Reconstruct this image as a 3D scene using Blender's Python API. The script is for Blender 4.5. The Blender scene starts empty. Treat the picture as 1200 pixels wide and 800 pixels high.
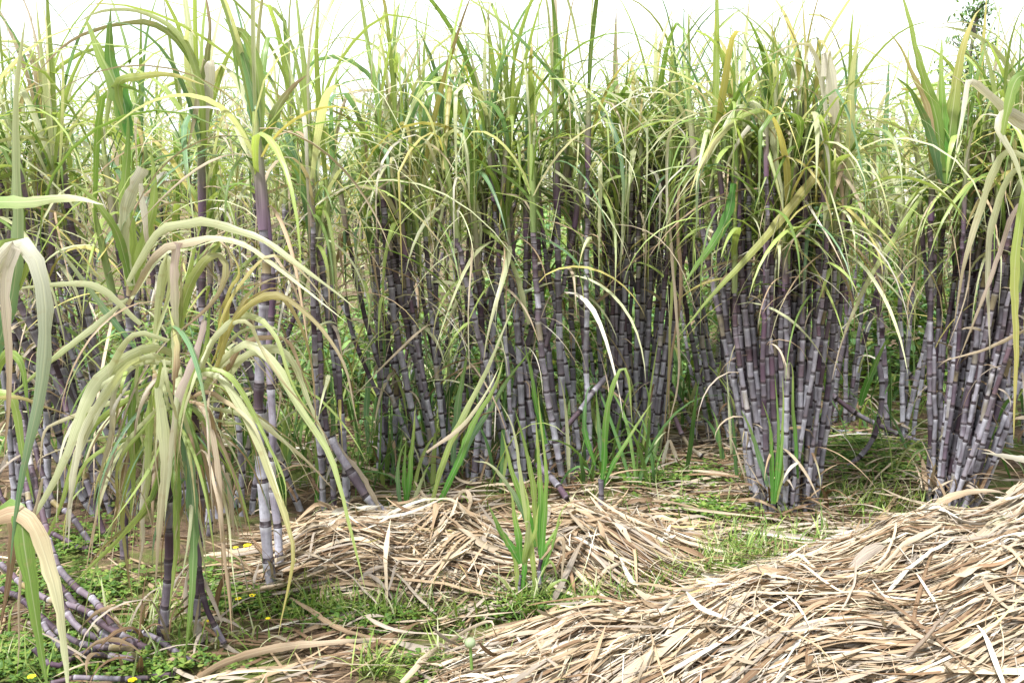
import bpy, math
import numpy as np

rng = np.random.default_rng(11)
R = math.radians


def U(*a):
    return rng.uniform(*a)


def NORM(*a):
    return rng.normal(*a)


def reseed(k):
    global rng
    rng = np.random.default_rng(k)


# ---------------------------------------------------------------- camera geometry
CAM_H, FPX, PITCH = 1.35, 1150.0, R(9.6)
FWD = np.array([0, math.cos(PITCH), -math.sin(PITCH)])
UPV = np.array([0, math.sin(PITCH), math.cos(PITCH)])
RGT = np.array([1.0, 0, 0])
CAM = np.array([0, 0, CAM_H])


def ray(px, py):
    return FWD + RGT * (px - 600) / FPX + UPV * (400 - py) / FPX


def gpt(px, py):
    d = ray(px, py)
    t = -CAM_H / d[2]
    return CAM + d * t


def at(px, py, Y):
    d = ray(px, py)
    return CAM + d * (Y / d[1])


def gz(x, y):
    return (0.010 * np.sin(3.1 * x + 1.7 * y) + 0.008 * np.sin(5.3 * y - 2.2 * x + 1) +
            0.005 * np.sin(11 * x + 7 * y) + 0.004 * np.sin(17 * y - 9 * x))


# ---------------------------------------------------------------- mesh helpers
col = bpy.context.scene.collection


class MB:
    """collects quads with colour (RGBA per vertex) and uv (per vertex)"""

    def __init__(self):
        self.v, self.f, self.c, self.u, self.n = [], [], [], [], 0

    def add(self, v, f, c, u):
        self.v.append(v.reshape(-1, 3)); self.f.append(f.reshape(-1, 4) + self.n)
        self.c.append(c.reshape(-1, 4)); self.u.append(u.reshape(-1, 2)); self.n += len(self.v[-1])

    def build(self, name, mat, parent=None, origin=(0, 0, 0), loc=None, smooth=True):
        v = np.concatenate(self.v) - np.asarray(origin, float)
        f = np.concatenate(self.f).astype(np.int32)
        c = np.concatenate(self.c); u = np.concatenate(self.u)
        me = bpy.data.meshes.new(name)
        me.vertices.add(len(v)); me.vertices.foreach_set('co', v.astype(np.float32).ravel())
        me.loops.add(f.size); me.loops.foreach_set('vertex_index', f.ravel())
        me.polygons.add(len(f))
        me.polygons.foreach_set('loop_start', np.arange(0, f.size, 4, dtype=np.int32))
        me.polygons.foreach_set('loop_total', np.full(len(f), 4, np.int32))
        if smooth:
            me.polygons.foreach_set('use_smooth', np.ones(len(f), bool))
        a = me.color_attributes.new('Col', 'FLOAT_COLOR', 'POINT')
        a.data.foreach_set('color', c.astype(np.float32).ravel())
        uv = me.uv_layers.new(name='UVMap')
        uv.data.foreach_set('uv', u[f.ravel()].astype(np.float32).ravel())
        me.update(calc_edges=True)
        me.materials.append(mat)
        o = bpy.data.objects.new(name, me); col.objects.link(o)
        o.location = loc if loc is not None else (origin if parent is None else (0, 0, 0))
        if parent is not None:
            o.parent = parent
        return o


def empty(name, loc):
    o = bpy.data.objects.new(name, None); col.objects.link(o)
    o.location = loc; o.empty_display_size = 0.1
    return o


def tag(o, label, cat, group=None, kind=None):
    if label: o['label'] = label
    if cat: o['category'] = cat
    if group: o['group'] = group
    if kind: o['kind'] = kind
    return o


def nrm(a):
    return a / np.maximum(np.linalg.norm(a, axis=-1, keepdims=True), 1e-9)


def ribbons(mb, C, side, W, tw, fold, colr, ragged=.07):
    """C (N,S,3) centre lines, side (N,3) or (N,S,3), W (N,S) half widths, tw (N,S) twist, fold (N,) , colr (N,S,3)"""
    N, S = C.shape[:2]
    T = nrm(np.gradient(C, axis=1))
    if side.ndim == 2:
        side = np.repeat(side[:, None, :], S, 1)
    side = nrm(side - T * (side * T).sum(-1, keepdims=True))
    nn = np.cross(side, T)
    sd = side * np.cos(tw)[..., None] + nn * np.sin(tw)[..., None]
    nm = np.cross(sd, T)
    w = W[..., None]
    rag = 1 + ragged * NORM(0, 1, (N, S, 2))
    mid = C - nm * w * np.reshape(fold, (N, 1, 1))
    V = np.stack([C - sd * w * rag[..., :1], mid, C + sd * w * rag[..., 1:]], 2)          # N,S,3,3
    base = np.arange(N * S * 3).reshape(N, S, 3)
    f = np.concatenate([
        np.stack([base[:, :-1, 0], base[:, :-1, 1], base[:, 1:, 1], base[:, 1:, 0]], -1).reshape(-1, 4),
        np.stack([base[:, :-1, 1], base[:, :-1, 2], base[:, 1:, 2], base[:, 1:, 1]], -1).reshape(-1, 4)])
    c = np.ones((N, S, 3, 4)); c[..., :3] = colr[:, :, None, :]
    c[..., 3] = U(0, 1, N)[:, None, None]
    u = np.zeros((N, S, 3, 2)); u[..., 0] = np.array([0, .5, 1]); u[..., 1] = np.linspace(0, 1, S)[None, :, None]
    mb.add(V, f, c, u)


def arc_leaves(P0, az, e0, e1, L, p, S=10, azw=0.25, kink=None, kinkang=None):
    N = len(P0)
    s = (np.arange(S) + .5) / S
    el = e0[:, None] + (e1 - e0)[:, None] * s[None, :] ** p[:, None]
    if kink is not None:
        el = el + kinkang[:, None] / (1 + np.exp(-(s[None, :] - kink[:, None]) / .025))
    el = np.clip(el, -1.6, 1.6)
    a = az[:, None] + NORM(0, azw, (N, 1)) * s[None, :] + 0.08 * np.sin(s[None, :] * U(3, 9, (N, 1)) + U(0, 6, (N, 1)))
    d = np.stack([np.cos(el) * np.cos(a), np.cos(el) * np.sin(a), np.sin(el)], -1)
    C = np.concatenate([np.zeros((N, 1, 3)), np.cumsum(d, 1)], 1) * (L / S)[:, None, None] + P0[:, None, :]
    side = np.stack([-np.sin(az), np.cos(az), np.zeros(N)], -1)
    return C, side


def leaf_width(w, S, tip=1.0):
    s = np.linspace(0, 1, S)[None, :]
    prof = (0.55 + 0.45 * np.clip(s / .25, 0, 1)) * np.clip((1 - s) / .62, 0, 1) ** .8
    return w[:, None] * np.maximum(prof, .03)


PAL = dict(
    green=(0.155, 0.25, 0.055), lime=(0.295, 0.38, 0.105), pale=(0.46, 0.48, 0.285), blue=(0.135, 0.245, 0.12), shoot=(0.09, 0.255, 0.04),
    yell=(0.43, 0.38, 0.13), tan=(0.30, 0.215, 0.135), straw=(0.39, 0.318, 0.228), brown=(0.17, 0.105, 0.06),
    white=(0.52, 0.485, 0.41), pink=(0.46, 0.36, 0.34), grey=(0.28, 0.235, 0.19))
PAL = {k: np.array(v) for k, v in PAL.items()}


def leaf_colors(N, S, mix, tipdry=.5):
    names = list(mix); pr = np.array([mix[k] for k in names], float); pr /= pr.sum()
    base = np.array([PAL[k] for k in names])[rng.choice(len(names), N, p=pr)]
    base = base * U(.8, 1.2, (N, 1))
    s = np.linspace(0, 1, S)
    tip = np.array([PAL['tan'], PAL['pale'], PAL['yell']])[rng.choice(3, N, p=[.5, .35, .15])]
    has = (U(0, 1, N) < tipdry) * U(.3, 1, N)
    k = has[:, None] * np.clip((s[None, :] - U(.45, .85, N)[:, None]) / .2, 0, 1)
    return base[:, None, :] * (1 - k[..., None]) + tip[:, None, :] * k[..., None]


def catmull(P, n):
    P = np.asarray(P, float)
    Q = np.vstack([2 * P[0] - P[1], P, 2 * P[-1] - P[-2]])
    seg = np.linalg.norm(np.diff(P, axis=0), axis=1); cum = np.concatenate([[0], np.cumsum(seg)])
    t = np.linspace(0, cum[-1], n); out = []
    for x in t:
        i = min(np.searchsorted(cum, x, 'right') - 1, len(P) - 2)
        u = (x - cum[i]) / max(seg[i], 1e-9)
        p0, p1, p2, p3 = Q[i], Q[i + 1], Q[i + 2], Q[i + 3]
        out.append(.5 * (2 * p1 + (p2 - p0) * u + (2 * p0 - 5 * p1 + 4 * p2 - p3) * u * u + (3 * p1 - p0 - 3 * p2 + p3) * u ** 3))
    return np.array(out)


def tube(mb, C, rad, colr, vv, sides=9):
    """C (K,3), rad (K), colr (K,4), vv (K)"""
    K = len(C)
    T = nrm(np.gradient(C, axis=0))
    ref = np.array([.3, 1, .1])
    u = nrm(np.cross(T, ref)); w = np.cross(T, u)
    a = np.linspace(0, 2 * math.pi, sides, endpoint=False)
    V = C[:, None, :] + rad[:, None, None] * (u[:, None, :] * np.cos(a)[None, :, None] + w[:, None, :] * np.sin(a)[None, :, None])
    b = np.arange(K * sides).reshape(K, sides); bn = np.roll(b, -1, 1)
    f = np.stack([b[:-1], bn[:-1], bn[1:], b[1:]], -1).reshape(-1, 4)
    # end cap as collapsed ring
    c = np.repeat(colr[:, None, :], sides, 1)
    uv = np.zeros((K, sides, 2)); uv[..., 0] = np.abs(np.linspace(-1, 1, sides))[None, :] * 1.0; uv[..., 1] = vv[:, None]
    mb.add(V, f, c, uv)


def cane_mesh(mb, path, r0, r1, bloom0=.9, bloom1=.15, sides=9, inter=(.06, .10), shift=0.0, detail=True):
    """jointed cane along dense path (M,3)"""
    seg = np.linalg.norm(np.diff(path, axis=0), axis=1); cum = np.concatenate([[0], np.cumsum(seg)])
    L = cum[-1]
    nodes = [0.0]
    while nodes[-1] < L - .03:
        t = nodes[-1] / L
        base = inter[0] + (inter[1] - inter[0]) * math.sin(math.pi * min(1, .22 + .78 * t))
        base *= 1 - .5 * max(0, (t - .55) / .45)
        nodes.append(nodes[-1] + base * U(.68, 1.3))
    nodes[-1] = L
    ss, rr, cc, vv = [], [], [], []
    hue = U(0, 1); bk = U(.45, 1.15); dk = U(.6, 1.3)
    jog = NORM(0, .0022, (len(nodes) + 1, 3))
    offs = []
    for i in range(len(nodes) - 1):
        a, b = nodes[i], nodes[i + 1]; t = (a + b) / 2 / L
        r = r0 + (r1 - r0) * t
        bl = np.clip((bloom0 + (bloom1 - bloom0) * t ** .9) * bk + NORM(0, .2), .02, 1)
        base = np.array([.054, .029, .048]) * (1 - hue * .5) + np.array([.090, .062, .062]) * hue * .5
        base = base * U(.6, 1.35) * dk
        if U() < .08: base = np.array([.17, .13, .05])
        rows = [(0, 1.05), (.045, 1.07), (.10, .95), (.5, .94), (.86, 1.02), (.95, 1.08), (.995, 1.10)] if detail else \
               [(0, 1.05), (.1, .95), (.9, 1.03), (.99, 1.09)]
        for fr, k in rows:
            ss.append(a + (b - a) * fr); rr.append(r * k); cc.append((*base, bl)); vv.append(i + fr)
            offs.append(jog[i] * (1 - fr) + jog[i + 1] * fr)
    ss = np.array(ss)
    C = np.stack([np.interp(ss, cum, path[:, k]) for k in range(3)], -1) + np.array(offs)
    rr = np.array(rr)
    C = np.vstack([C, C[-1:] + 1e-4]); rr = np.append(rr, rr[-1] * .05); cc.append(cc[-1]); vv.append(vv[-1])
    tube(mb, C, rr, np.array(cc), np.array(vv), sides)
    return L


# ---------------------------------------------------------------- materials
def new_mat(name):
    m = bpy.data.materials.new(name); m.use_nodes = True
    nt = m.node_tree; nt.nodes.clear()
    return m, nt, (lambda t, **k: _node(nt, t, **k)), nt.links.new


def _node(nt, t, **k):
    n = nt.nodes.new('ShaderNode' + t)
    for a, b in k.items():
        if a.startswith('i_'):
            n.inputs[a[2:].replace('_', ' ')].default_value = b
        else:
            setattr(n, a, b)
    return n


def math_node(nt, op, a, b=None, clamp=False):
    n = nt.nodes.new('ShaderNodeMath'); n.operation = op; n.use_clamp = clamp
    for i, x in enumerate((a, b)):
        if x is None: continue
        if isinstance(x, (int, float)): n.inputs[i].default_value = x
        else: nt.links.new(x, n.inputs[i])
    return n.outputs[0]


def mix_col(nt, fac, a, b, blend='MIX'):
    n = nt.nodes.new('ShaderNodeMix'); n.data_type = 'RGBA'; n.blend_type = blend
    for i, x in ((0, fac), (6, a), (7, b)):
        if isinstance(x, (int, float)): n.inputs[i].default_value = x
        elif isinstance(x, tuple): n.inputs[i].default_value = (*x, 1)
        else: nt.links.new(x, n.inputs[i])
    return n.outputs[2]


def leaf_material(name, trans=.45, rough=.36, rib=.4, stripe=.32, spec=.45):
    m, nt, nd, ln = new_mat(name)
    at_ = nd('Attribute', attribute_name='Col'); uv = nd('UVMap', uv_map='UVMap')
    sep = nd('SeparateXYZ'); ln(uv.outputs[0], sep.inputs[0])
    # lengthwise veins
    comb = nd('CombineXYZ')
    ln(math_node(nt, 'ADD', math_node(nt, 'MULTIPLY', sep.outputs[0], 26.0), math_node(nt, 'MULTIPLY', at_.outputs['Alpha'], 91.0)), comb.inputs[0])
    ln(math_node(nt, 'MULTIPLY', sep.outputs[1], 2.5), comb.inputs[1])
    ns = nd('TexNoise', i_Scale=1.0, i_Detail=2.0); ln(comb.outputs[0], ns.inputs['Vector'])
    k = math_node(nt, 'MULTIPLY', math_node(nt, 'SUBTRACT', ns.outputs['Fac'], .5), stripe * 4)
    k = math_node(nt, 'ADD', k, 1.0)
    kc = nd('CombineColor'); [ln(k, kc.inputs[i]) for i in range(3)]
    c = mix_col(nt, 1.0, at_.outputs['Color'], kc.outputs[0], 'MULTIPLY')
    # blotches and dry specks
    g = nd('NewGeometry'); nb = nd('TexNoise', i_Scale=38.0, i_Detail=3.0); ln(g.outputs['Position'], nb.inputs['Vector'])
    sp = math_node(nt, 'MULTIPLY', math_node(nt, 'SUBTRACT', nb.outputs['Fac'], .60), 6.0, True)
    c = mix_col(nt, math_node(nt, 'MULTIPLY', sp, .45), c, (.33, .24, .12))
    # midrib
    dd = math_node(nt, 'ABSOLUTE', math_node(nt, 'SUBTRACT', sep.outputs[0], .5))
    rb = math_node(nt, 'SUBTRACT', 1.0, math_node(nt, 'MULTIPLY', dd, 17.0), True)
    c = mix_col(nt, math_node(nt, 'MULTIPLY', rb, rib), c, (.62, .62, .42))
    pb = nd('BsdfPrincipled', i_Roughness=rough); pb.inputs['Specular IOR Level'].default_value = spec
    ln(c, pb.inputs['Base Color'])
    bp = nd('Bump', i_Strength=.25, i_Distance=.002); ln(ns.outputs['Fac'], bp.inputs['Height']); ln(bp.outputs[0], pb.inputs['Normal'])
    tr = nd('BsdfTranslucent'); ln(mix_col(nt, 1.0, c, (1.0, 1.0, .62), 'MULTIPLY'), tr.inputs['Color'])
    mx = nd('MixShader', i_Fac=trans); ln(pb.outputs[0], mx.inputs[1]); ln(tr.outputs[0], mx.inputs[2])
    out = nd('OutputMaterial'); ln(mx.outputs[0], out.inputs['Surface'])
    return m


M_LEAF = leaf_material('cane_leaf')
M_DRY = leaf_material('dry_leaf', trans=.22, rough=.6, rib=.25, stripe=.34, spec=.25)
M_STRAW = leaf_material('straw', trans=.12, rough=.62, rib=.18, stripe=.42, spec=.2)
M_WEED = leaf_material('weed_leaf', trans=.4, rough=.5, rib=.2, stripe=.1, spec=.3)
M_SHEATH = leaf_material('leaf_sheath', trans=.05, rough=.5, rib=.0, stripe=.35, spec=.3)

# cane skin
M_CANE, nt, nd, ln = new_mat('cane_skin')
a_ = nd('Attribute', attribute_name='Col'); uv = nd('UVMap', uv_map='UVMap'); sep = nd('SeparateXYZ'); ln(uv.outputs[0], sep.inputs[0])
g = nd('NewGeometry')
mp = nd('Mapping'); mp.inputs['Scale'].default_value = (90, 90, 9); ln(g.outputs['Position'], mp.inputs['Vector'])
n1 = nd('TexNoise', i_Scale=1.0, i_Detail=4.0, i_Roughness=.65); ln(mp.outputs[0], n1.inputs['Vector'])
n2 = nd('TexNoise', i_Scale=26.0, i_Detail=4.0, i_Roughness=.6); ln(g.outputs['Position'], n2.inputs['Vector'])
fr = math_node(nt, 'FRACT', sep.outputs[1])
bl = math_node(nt, 'MULTIPLY', a_.outputs['Alpha'], math_node(nt, 'ADD', math_node(nt, 'MULTIPLY', n1.outputs['Fac'], 1.5), .15))
bl = math_node(nt, 'MULTIPLY', bl, math_node(nt, 'ADD', math_node(nt, 'MULTIPLY', n2.outputs['Fac'], 1.6), .1), True)
c = mix_col(nt, bl, a_.outputs['Color'], (.395, .395, .445))
# waxy band under each joint, dark scar ring on it
wax = math_node(nt, 'MULTIPLY', math_node(nt, 'MULTIPLY', math_node(nt, 'SUBTRACT', fr, .80), 7.0, True), math_node(nt, 'ADD', math_node(nt, 'MULTIPLY', a_.outputs['Alpha'], 1.4), .15, True))
c = mix_col(nt, math_node(nt, 'MULTIPLY', wax, math_node(nt, 'MULTIPLY', n1.outputs['Fac'], 1.35, True)), c, (.52, .52, .56))
rt = math_node(nt, 'SUBTRACT', 1.0, math_node(nt, 'MULTIPLY', math_node(nt, 'ABSOLUTE', math_node(nt, 'SUBTRACT', fr, .13)), 18.0), True)
c = mix_col(nt, math_node(nt, 'MULTIPLY', rt, .35), c, (.16, .11, .09))
ring = math_node(nt, 'LESS_THAN', fr, .095)
ring2 = math_node(nt, 'GREATER_THAN', fr, .95)
c = mix_col(nt, math_node(nt, 'MULTIPLY', math_node(nt, 'MAXIMUM', ring, ring2), math_node(nt, 'MULTIPLY', n2.outputs['Fac'], 1.9, True)), c, (.028, .020, .022))
soot = math_node(nt, 'MULTIPLY', math_node(nt, 'SUBTRACT', n2.outputs['Fac'], .57), 7.0, True)
c = mix_col(nt, math_node(nt, 'MULTIPLY', soot, .6), c, (.035, .025, .028))
pb = nd('BsdfPrincipled', i_Roughness=.58); pb.inputs['Specular IOR Level'].default_value = .22
ln(c, pb.inputs['Base Color'])
bp = nd('Bump', i_Strength=.3, i_Distance=.003); ln(n1.outputs['Fac'], bp.inputs['Height']); ln(bp.outputs[0], pb.inputs['Normal'])
ln(pb.outputs[0], nd('OutputMaterial').inputs['Surface'])

# soil with moss
M_SOIL, nt, nd, ln = new_mat('soil')
g = nd('NewGeometry')
n1 = nd('TexNoise', i_Scale=2.6, i_Detail=6.0, i_Roughness=.6); ln(g.outputs['Position'], n1.inputs['Vector'])
n2 = nd('TexNoise', i_Scale=38.0, i_Detail=6.0, i_Roughness=.7); ln(g.outputs['Position'], n2.inputs['Vector'])
cr = nd('ValToRGB'); ln(n2.outputs['Fac'], cr.inputs[0])
cr.color_ramp.elements[0].position = .3; cr.color_ramp.elements[0].color = (.035, .022, .014, 1)
cr.color_ramp.elements[1].position = .72; cr.color_ramp.elements[1].color = (.20, .135, .085, 1)
moss = math_node(nt, 'MULTIPLY', math_node(nt, 'SUBTRACT', n1.outputs['Fac'], .47), 9.0, True)
c = mix_col(nt, math_node(nt, 'MULTIPLY', moss, .75), cr.outputs[0], (.085, .125, .022))
pb = nd('BsdfPrincipled', i_Roughness=.9); pb.inputs['Specular IOR Level'].default_value = .15
ln(c, pb.inputs['Base Color'])
bp = nd('Bump', i_Strength=.9, i_Distance=.02); ln(n2.outputs['Fac'], bp.inputs['Height']); ln(bp.outputs[0], pb.inputs['Normal'])
ln(pb.outputs[0], nd('OutputMaterial').inputs['Surface'])


def plain_mat(name, rgb, rough=.6, var=.3, scale=30):
    m, nt, nd, ln = new_mat(name)
    g = nd('NewGeometry'); n = nd('TexNoise', i_Scale=float(scale), i_Detail=3.0); ln(g.outputs['Position'], n.inputs['Vector'])
    c = mix_col(nt, n.outputs['Fac'], tuple(x * (1 - var) for x in rgb), tuple(min(1, x * (1 + var)) for x in rgb))
    pb = nd('BsdfPrincipled', i_Roughness=rough); pb.inputs['Specular IOR Level'].default_value = .25; ln(c, pb.inputs['Base Color'])
    ln(pb.outputs[0], nd('OutputMaterial').inputs['Surface'])
    return m


M_FLOWER = plain_mat('yellow_petal', (.80, .62, .02), .5, .15)
M_STEM = plain_mat('green_stem', (.13, .22, .05))
M_BARK = plain_mat('bark', (.12, .10, .08))
M_CORE = plain_mat('matted_straw_shade', (.11, .08, .055), .95, .7, 45)  # dark litter core; shade of the gaps between strands is in its colour

# ---------------------------------------------------------------- heap shapes
RX = np.array([-0.75, -.45, -.2, .2, .58, 1.0, 1.4, 1.7, 2.2, 2.9, 3.4])
RY = np.array([2.30, 2.35, 2.44, 2.60, 2.68, 2.92, 3.04, 3.08, 3.08, 3.05, 3.0])
RH = np.array([0.0, .0, .015, .055, .06, .110, .175, .235, .29, .24, .0])


def h_big(x, y):
    yr = np.interp(x, RX, RY); h = np.interp(x, RX, RH)
    d = y - yr
    wf = .35 + h * 2.2; wb = .10 + h * .95
    t = np.where(d < 0, -d / wf, d / wb)
    return h * np.clip(1 - t ** 2, 0, 1) ** .85 * (1 + .14 * np.sin(9 * x + 3 * y) + .12 * np.sin(17 * x - 13 * y) + .10 * np.sin(29 * x + 23 * y) * np.sin(31 * y - 11 * x))


QX = np.array([-.80, -.70, -.5, -.2, 0., .22, .42, .56, .66])
QH = np.array([0, .09, .14, .14, .05, .125, .095, .04, 0])


def h_mid(x, y):
    h = np.interp(x, QX, QH); yr = 3.29 + .03 * np.sin(5 * x)
    d = y - yr
    t = np.where(d < 0, -d / (.20 + h * 1.2), d / .24)
    return h * np.clip(1 - t ** 2, 0, 1) ** .7 * (1 + .12 * np.sin(14 * x + 9 * y))


def heaped(x, y):
    return np.maximum(h_big(x, y), h_mid(x, y))


# ---------------------------------------------------------------- ground
def ground():
    def axis(lo, hi, fine, far, n):
        inner = np.arange(lo, hi, fine); k = np.geomspace(.3, far, n)
        return np.concatenate([lo - k[::-1], inner, hi + k])
    xs = axis(-4, 4, .08, 150, 14); ys = axis(1, 9, .08, 260, 16)
    X, Y = np.meshgrid(xs, ys)
    near = (np.abs(X) < 8) & (Y < 16)
    Z = np.where(near, gz(X, Y), 0)
    V = np.stack([X, Y, Z], -1)
    b = np.arange(X.size).reshape(X.shape)
    f = np.stack([b[:-1, :-1], b[:-1, 1:], b[1:, 1:], b[1:, :-1]], -1).reshape(-1, 4)
    mb = MB(); mb.add(V, f, np.ones((X.size, 4)), np.zeros((X.size, 2)))
    o = mb.build('ground', M_SOIL); o['kind'] = 'structure'


ground()


# ---------------------------------------------------------------- canes, leaves, clumps
GREEN_MIX = dict(green=2.6, lime=4.0, pale=3.4, blue=1.3, yell=.6, white=.5, straw=.5)
HANG_MIX = dict(pale=3.0, lime=2.2, tan=2.0, straw=2.2, yell=.7, green=1.0, white=1.2)


def crown_leaves(mb, top, n, scale=1.0, S=10, mix=GREEN_MIX, az0=None, wid=1.0):
    az0 = U(0, 6.28) if az0 is None else az0
    i = np.arange(n); t = i / max(1, n - 1)               # 0 innermost, 1 outermost
    az = az0 + i * math.pi + NORM(0, .7, n)
    e0 = R(88) - t * R(26) + NORM(0, .09, n)
    e1 = R(66) - t ** .7 * R(140) + NORM(0, .5, n)
    L = scale * (.50 + .45 * np.sin(np.clip(t + .15, 0, 1) * 2.4)) * U(.8, 1.15, n)
    p = np.where(U(0, 1, n) < t * .7, U(.45, 1.0, n), U(1.0, 2.2, n))
    kink = np.where(U(0, 1, n) < .3, U(.3, .75, n), 5.0); ka = -U(.6, 1.6, n)
    P0 = top[None, :] - np.array([0, 0, 1]) * (t * .20 * scale)[:, None]
    C, side = arc_leaves(P0, az, e0, e1, L, p, S, .3, kink, ka)
    W = leaf_width((.005 + .0105 * U(0, 1, n) ** 1.7) * wid, S + 1)
    s = np.linspace(0, 1, S + 1)
    tw = NORM(0, .7, (n, 1)) * s[None, :] ** 1.5
    ribbons(mb, C, side, W, tw, U(.15, .45, n), leaf_colors(n, S + 1, mix, .5))


def droop_leaves(mb, top, n, scale=1.0, S=9, mix=GREEN_MIX):
    P0 = top[None, :] - np.array([0, 0, 1]) * U(-.06, .24, (n, 1)) * scale + NORM(0, .006, (n, 3))
    C, side = arc_leaves(P0, U(0, 6.28, n), U(.7, 1.45, n), U(-1.57, -1.1, n), scale * (.30 + .75 * U(0, 1, n) ** 1.4), U(.4, 1.0, n), S, .4,
                         np.where(U(0, 1, n) < .3, U(.2, .6, n), 5.0), -U(.4, 1.2, n))
    W = leaf_width(.0035 + .0115 * U(0, 1, n) ** 1.4, S + 1)
    ribbons(mb, C, side, W, NORM(0, 1.0, (n, 1)) * np.linspace(0, 1, S + 1)[None], U(.15, .5, n), leaf_colors(n, S + 1, mix, .6))


def hanging_leaves(mb, path, n, t0=.55, t1=1.0, scale=1.0, S=9, mix=HANG_MIX):
    tt = U(t0, t1, n); idx = (tt * (len(path) - 1)).astype(int)
    P0 = path[idx] + NORM(0, .004, (n, 3))
    az = U(0, 6.28, n)
    e0 = U(R(20), R(80), n); e1 = U(-R(92), -R(45), n)
    L = scale * U(.28, .80, n)
    C, side = arc_leaves(P0, az, e0, e1, L, U(.28, .8, n), S, .5)
    low = C[..., 2].min(1); keep = low > .03
    W = leaf_width(.0025 + .0075 * U(0, 1, n) ** 1.7, S + 1)
    s = np.linspace(0, 1, S + 1)
    tw = NORM(0, 1.3, (n, 1)) * s[None, :]
    cl = leaf_colors(n, S + 1, mix, .55)
    if keep.any():
        ribbons(mb, C[keep], side[keep], W[keep], tw[keep], U(.2, .7, n)[keep], cl[keep])
        return True
    return False


def sheath(mb, path, r, colr):
    K = 6
    idx = np.linspace(0, len(path) - 1, K); P = np.stack([np.interp(idx, np.arange(len(path)), path[:, k]) for k in range(3)], -1)
    rad = r * np.array([1.12, 1.22, 1.2, 1.1, .9, .55])
    c = np.ones((K, 4)); c[:, :3] = colr; c[:, 3] = U()
    g = np.linspace(0, 1, K)[:, None] ** 1.5
    c[:, :3] = c[:, :3] * (1 - g) + PAL['lime'] * .8 * g
    tube(mb, P, rad, c, np.linspace(0, 1, K), 8)


SHEATH_COLS = [(.15, .085, .14), (.19, .125, .18), (.24, .19, .17), (.11, .06, .115), (.20, .24, .10), (.13, .08, .13), (.16, .22, .08)]


def stalk_path(base, lean, h, n=40, bow=0.0, wob=.02):
    z = np.linspace(0, h, n); q = z / max(h, .01)
    off = q * h * (1 - .22 * q)
    ph = U(0, 6.28, 2)
    x = base[0] + lean[0] * off + wob * np.sin(q * 3 + ph[0]) - wob * np.sin(ph[0]) + bow * np.sin(q * math.pi)
    y = base[1] + lean[1] * off + wob * np.sin(q * 3 + ph[1]) - wob * np.sin(ph[1])
    return np.stack([x, y, base[2] + z], -1)


def add_stalk(root, path, r, lod=0, leaves=8, hang=5, scale=1.0, bloom=(.95, .1), crown=True, hang_t=.55, mix=GREEN_MIX, inter=(.046, .082), shl=None, wid=1.0):
    """path: dense polyline of the bare cane; continues with sheath and leaf crown.  stalk is a part, the rest its sub-parts"""
    base = path[0]
    mb = MB()
    cane_mesh(mb, path, r, r * .78, bloom[0], bloom[1], 10 if lod == 0 else 7, inter, detail=lod == 0)
    st = mb.build('stalk', M_CANE, root, base, tuple(base - np.array(root.location)))
    d = nrm(path[-1] - path[-4])
    top = path[-1]
    if crown:
        sl = shl if shl else U(.22, .42) * scale
        sp = top[None, :] + (d * .8 + np.array([0, 0, .2]))[None, :] * np.linspace(-.02, sl, 8)[:, None]
        m2 = MB(); sheath(m2, sp, r * .80, SHEATH_COLS[rng.integers(len(SHEATH_COLS))])
        m2.build('leaf_sheath', M_SHEATH, st, base)
        m3 = MB()
        crown_leaves(m3, sp[-1] - np.array([0, 0, .03]), leaves, scale, 11 if lod == 0 else 8, mix, wid=wid)
        droop_leaves(m3, sp[-1] - np.array([0, 0, .03]), int(leaves * .6), scale)
        m3.build('green_leaves', M_LEAF, st, base)
        path = np.vstack([path, sp[2:]])
    if hang:
        m4 = MB()
        low = hanging_leaves(m4, path[:40] if len(path) > 40 else path, max(1, hang // 2), .12, .85, .38, 6, dict(tan=3, straw=3, grey=2, brown=1, white=1))
        if hanging_leaves(m4, path, hang, hang_t, 1.0, scale, 10 if lod == 0 else 7) or low:
            m4.build('hanging_leaves', M_DRY, st, base)
    return st


CLUMPS = 'sugarcane clumps of the field'


def base_leaves(root, b, k, spread):
    P0 = np.asarray(b)[None] + NORM(0, spread * .6, (k, 3)) * np.array([1, 1, 0]); P0[:, 2] += U(0, .10, k)
    e0 = U(.5, 1.5, k)
    C, side = arc_leaves(P0, U(0, 6.28, k), e0, e0 - U(.2, 1.6, k), U(.08, .30, k), U(.6, 1.5, k), 6, .5)
    C[..., 2] = np.maximum(C[..., 2], .012)
    mo = MB(); ribbons(mo, C, side, leaf_width(U(.003, .011, k), 7), NORM(0, .8, (k, 1)) * np.linspace(0, 1, 7)[None], U(.2, .8, k), leaf_colors(k, 7, dict(tan=2, grey=3, brown=3, straw=1), 0))
    mo.build('base_leaves', M_DRY, root, b)


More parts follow.
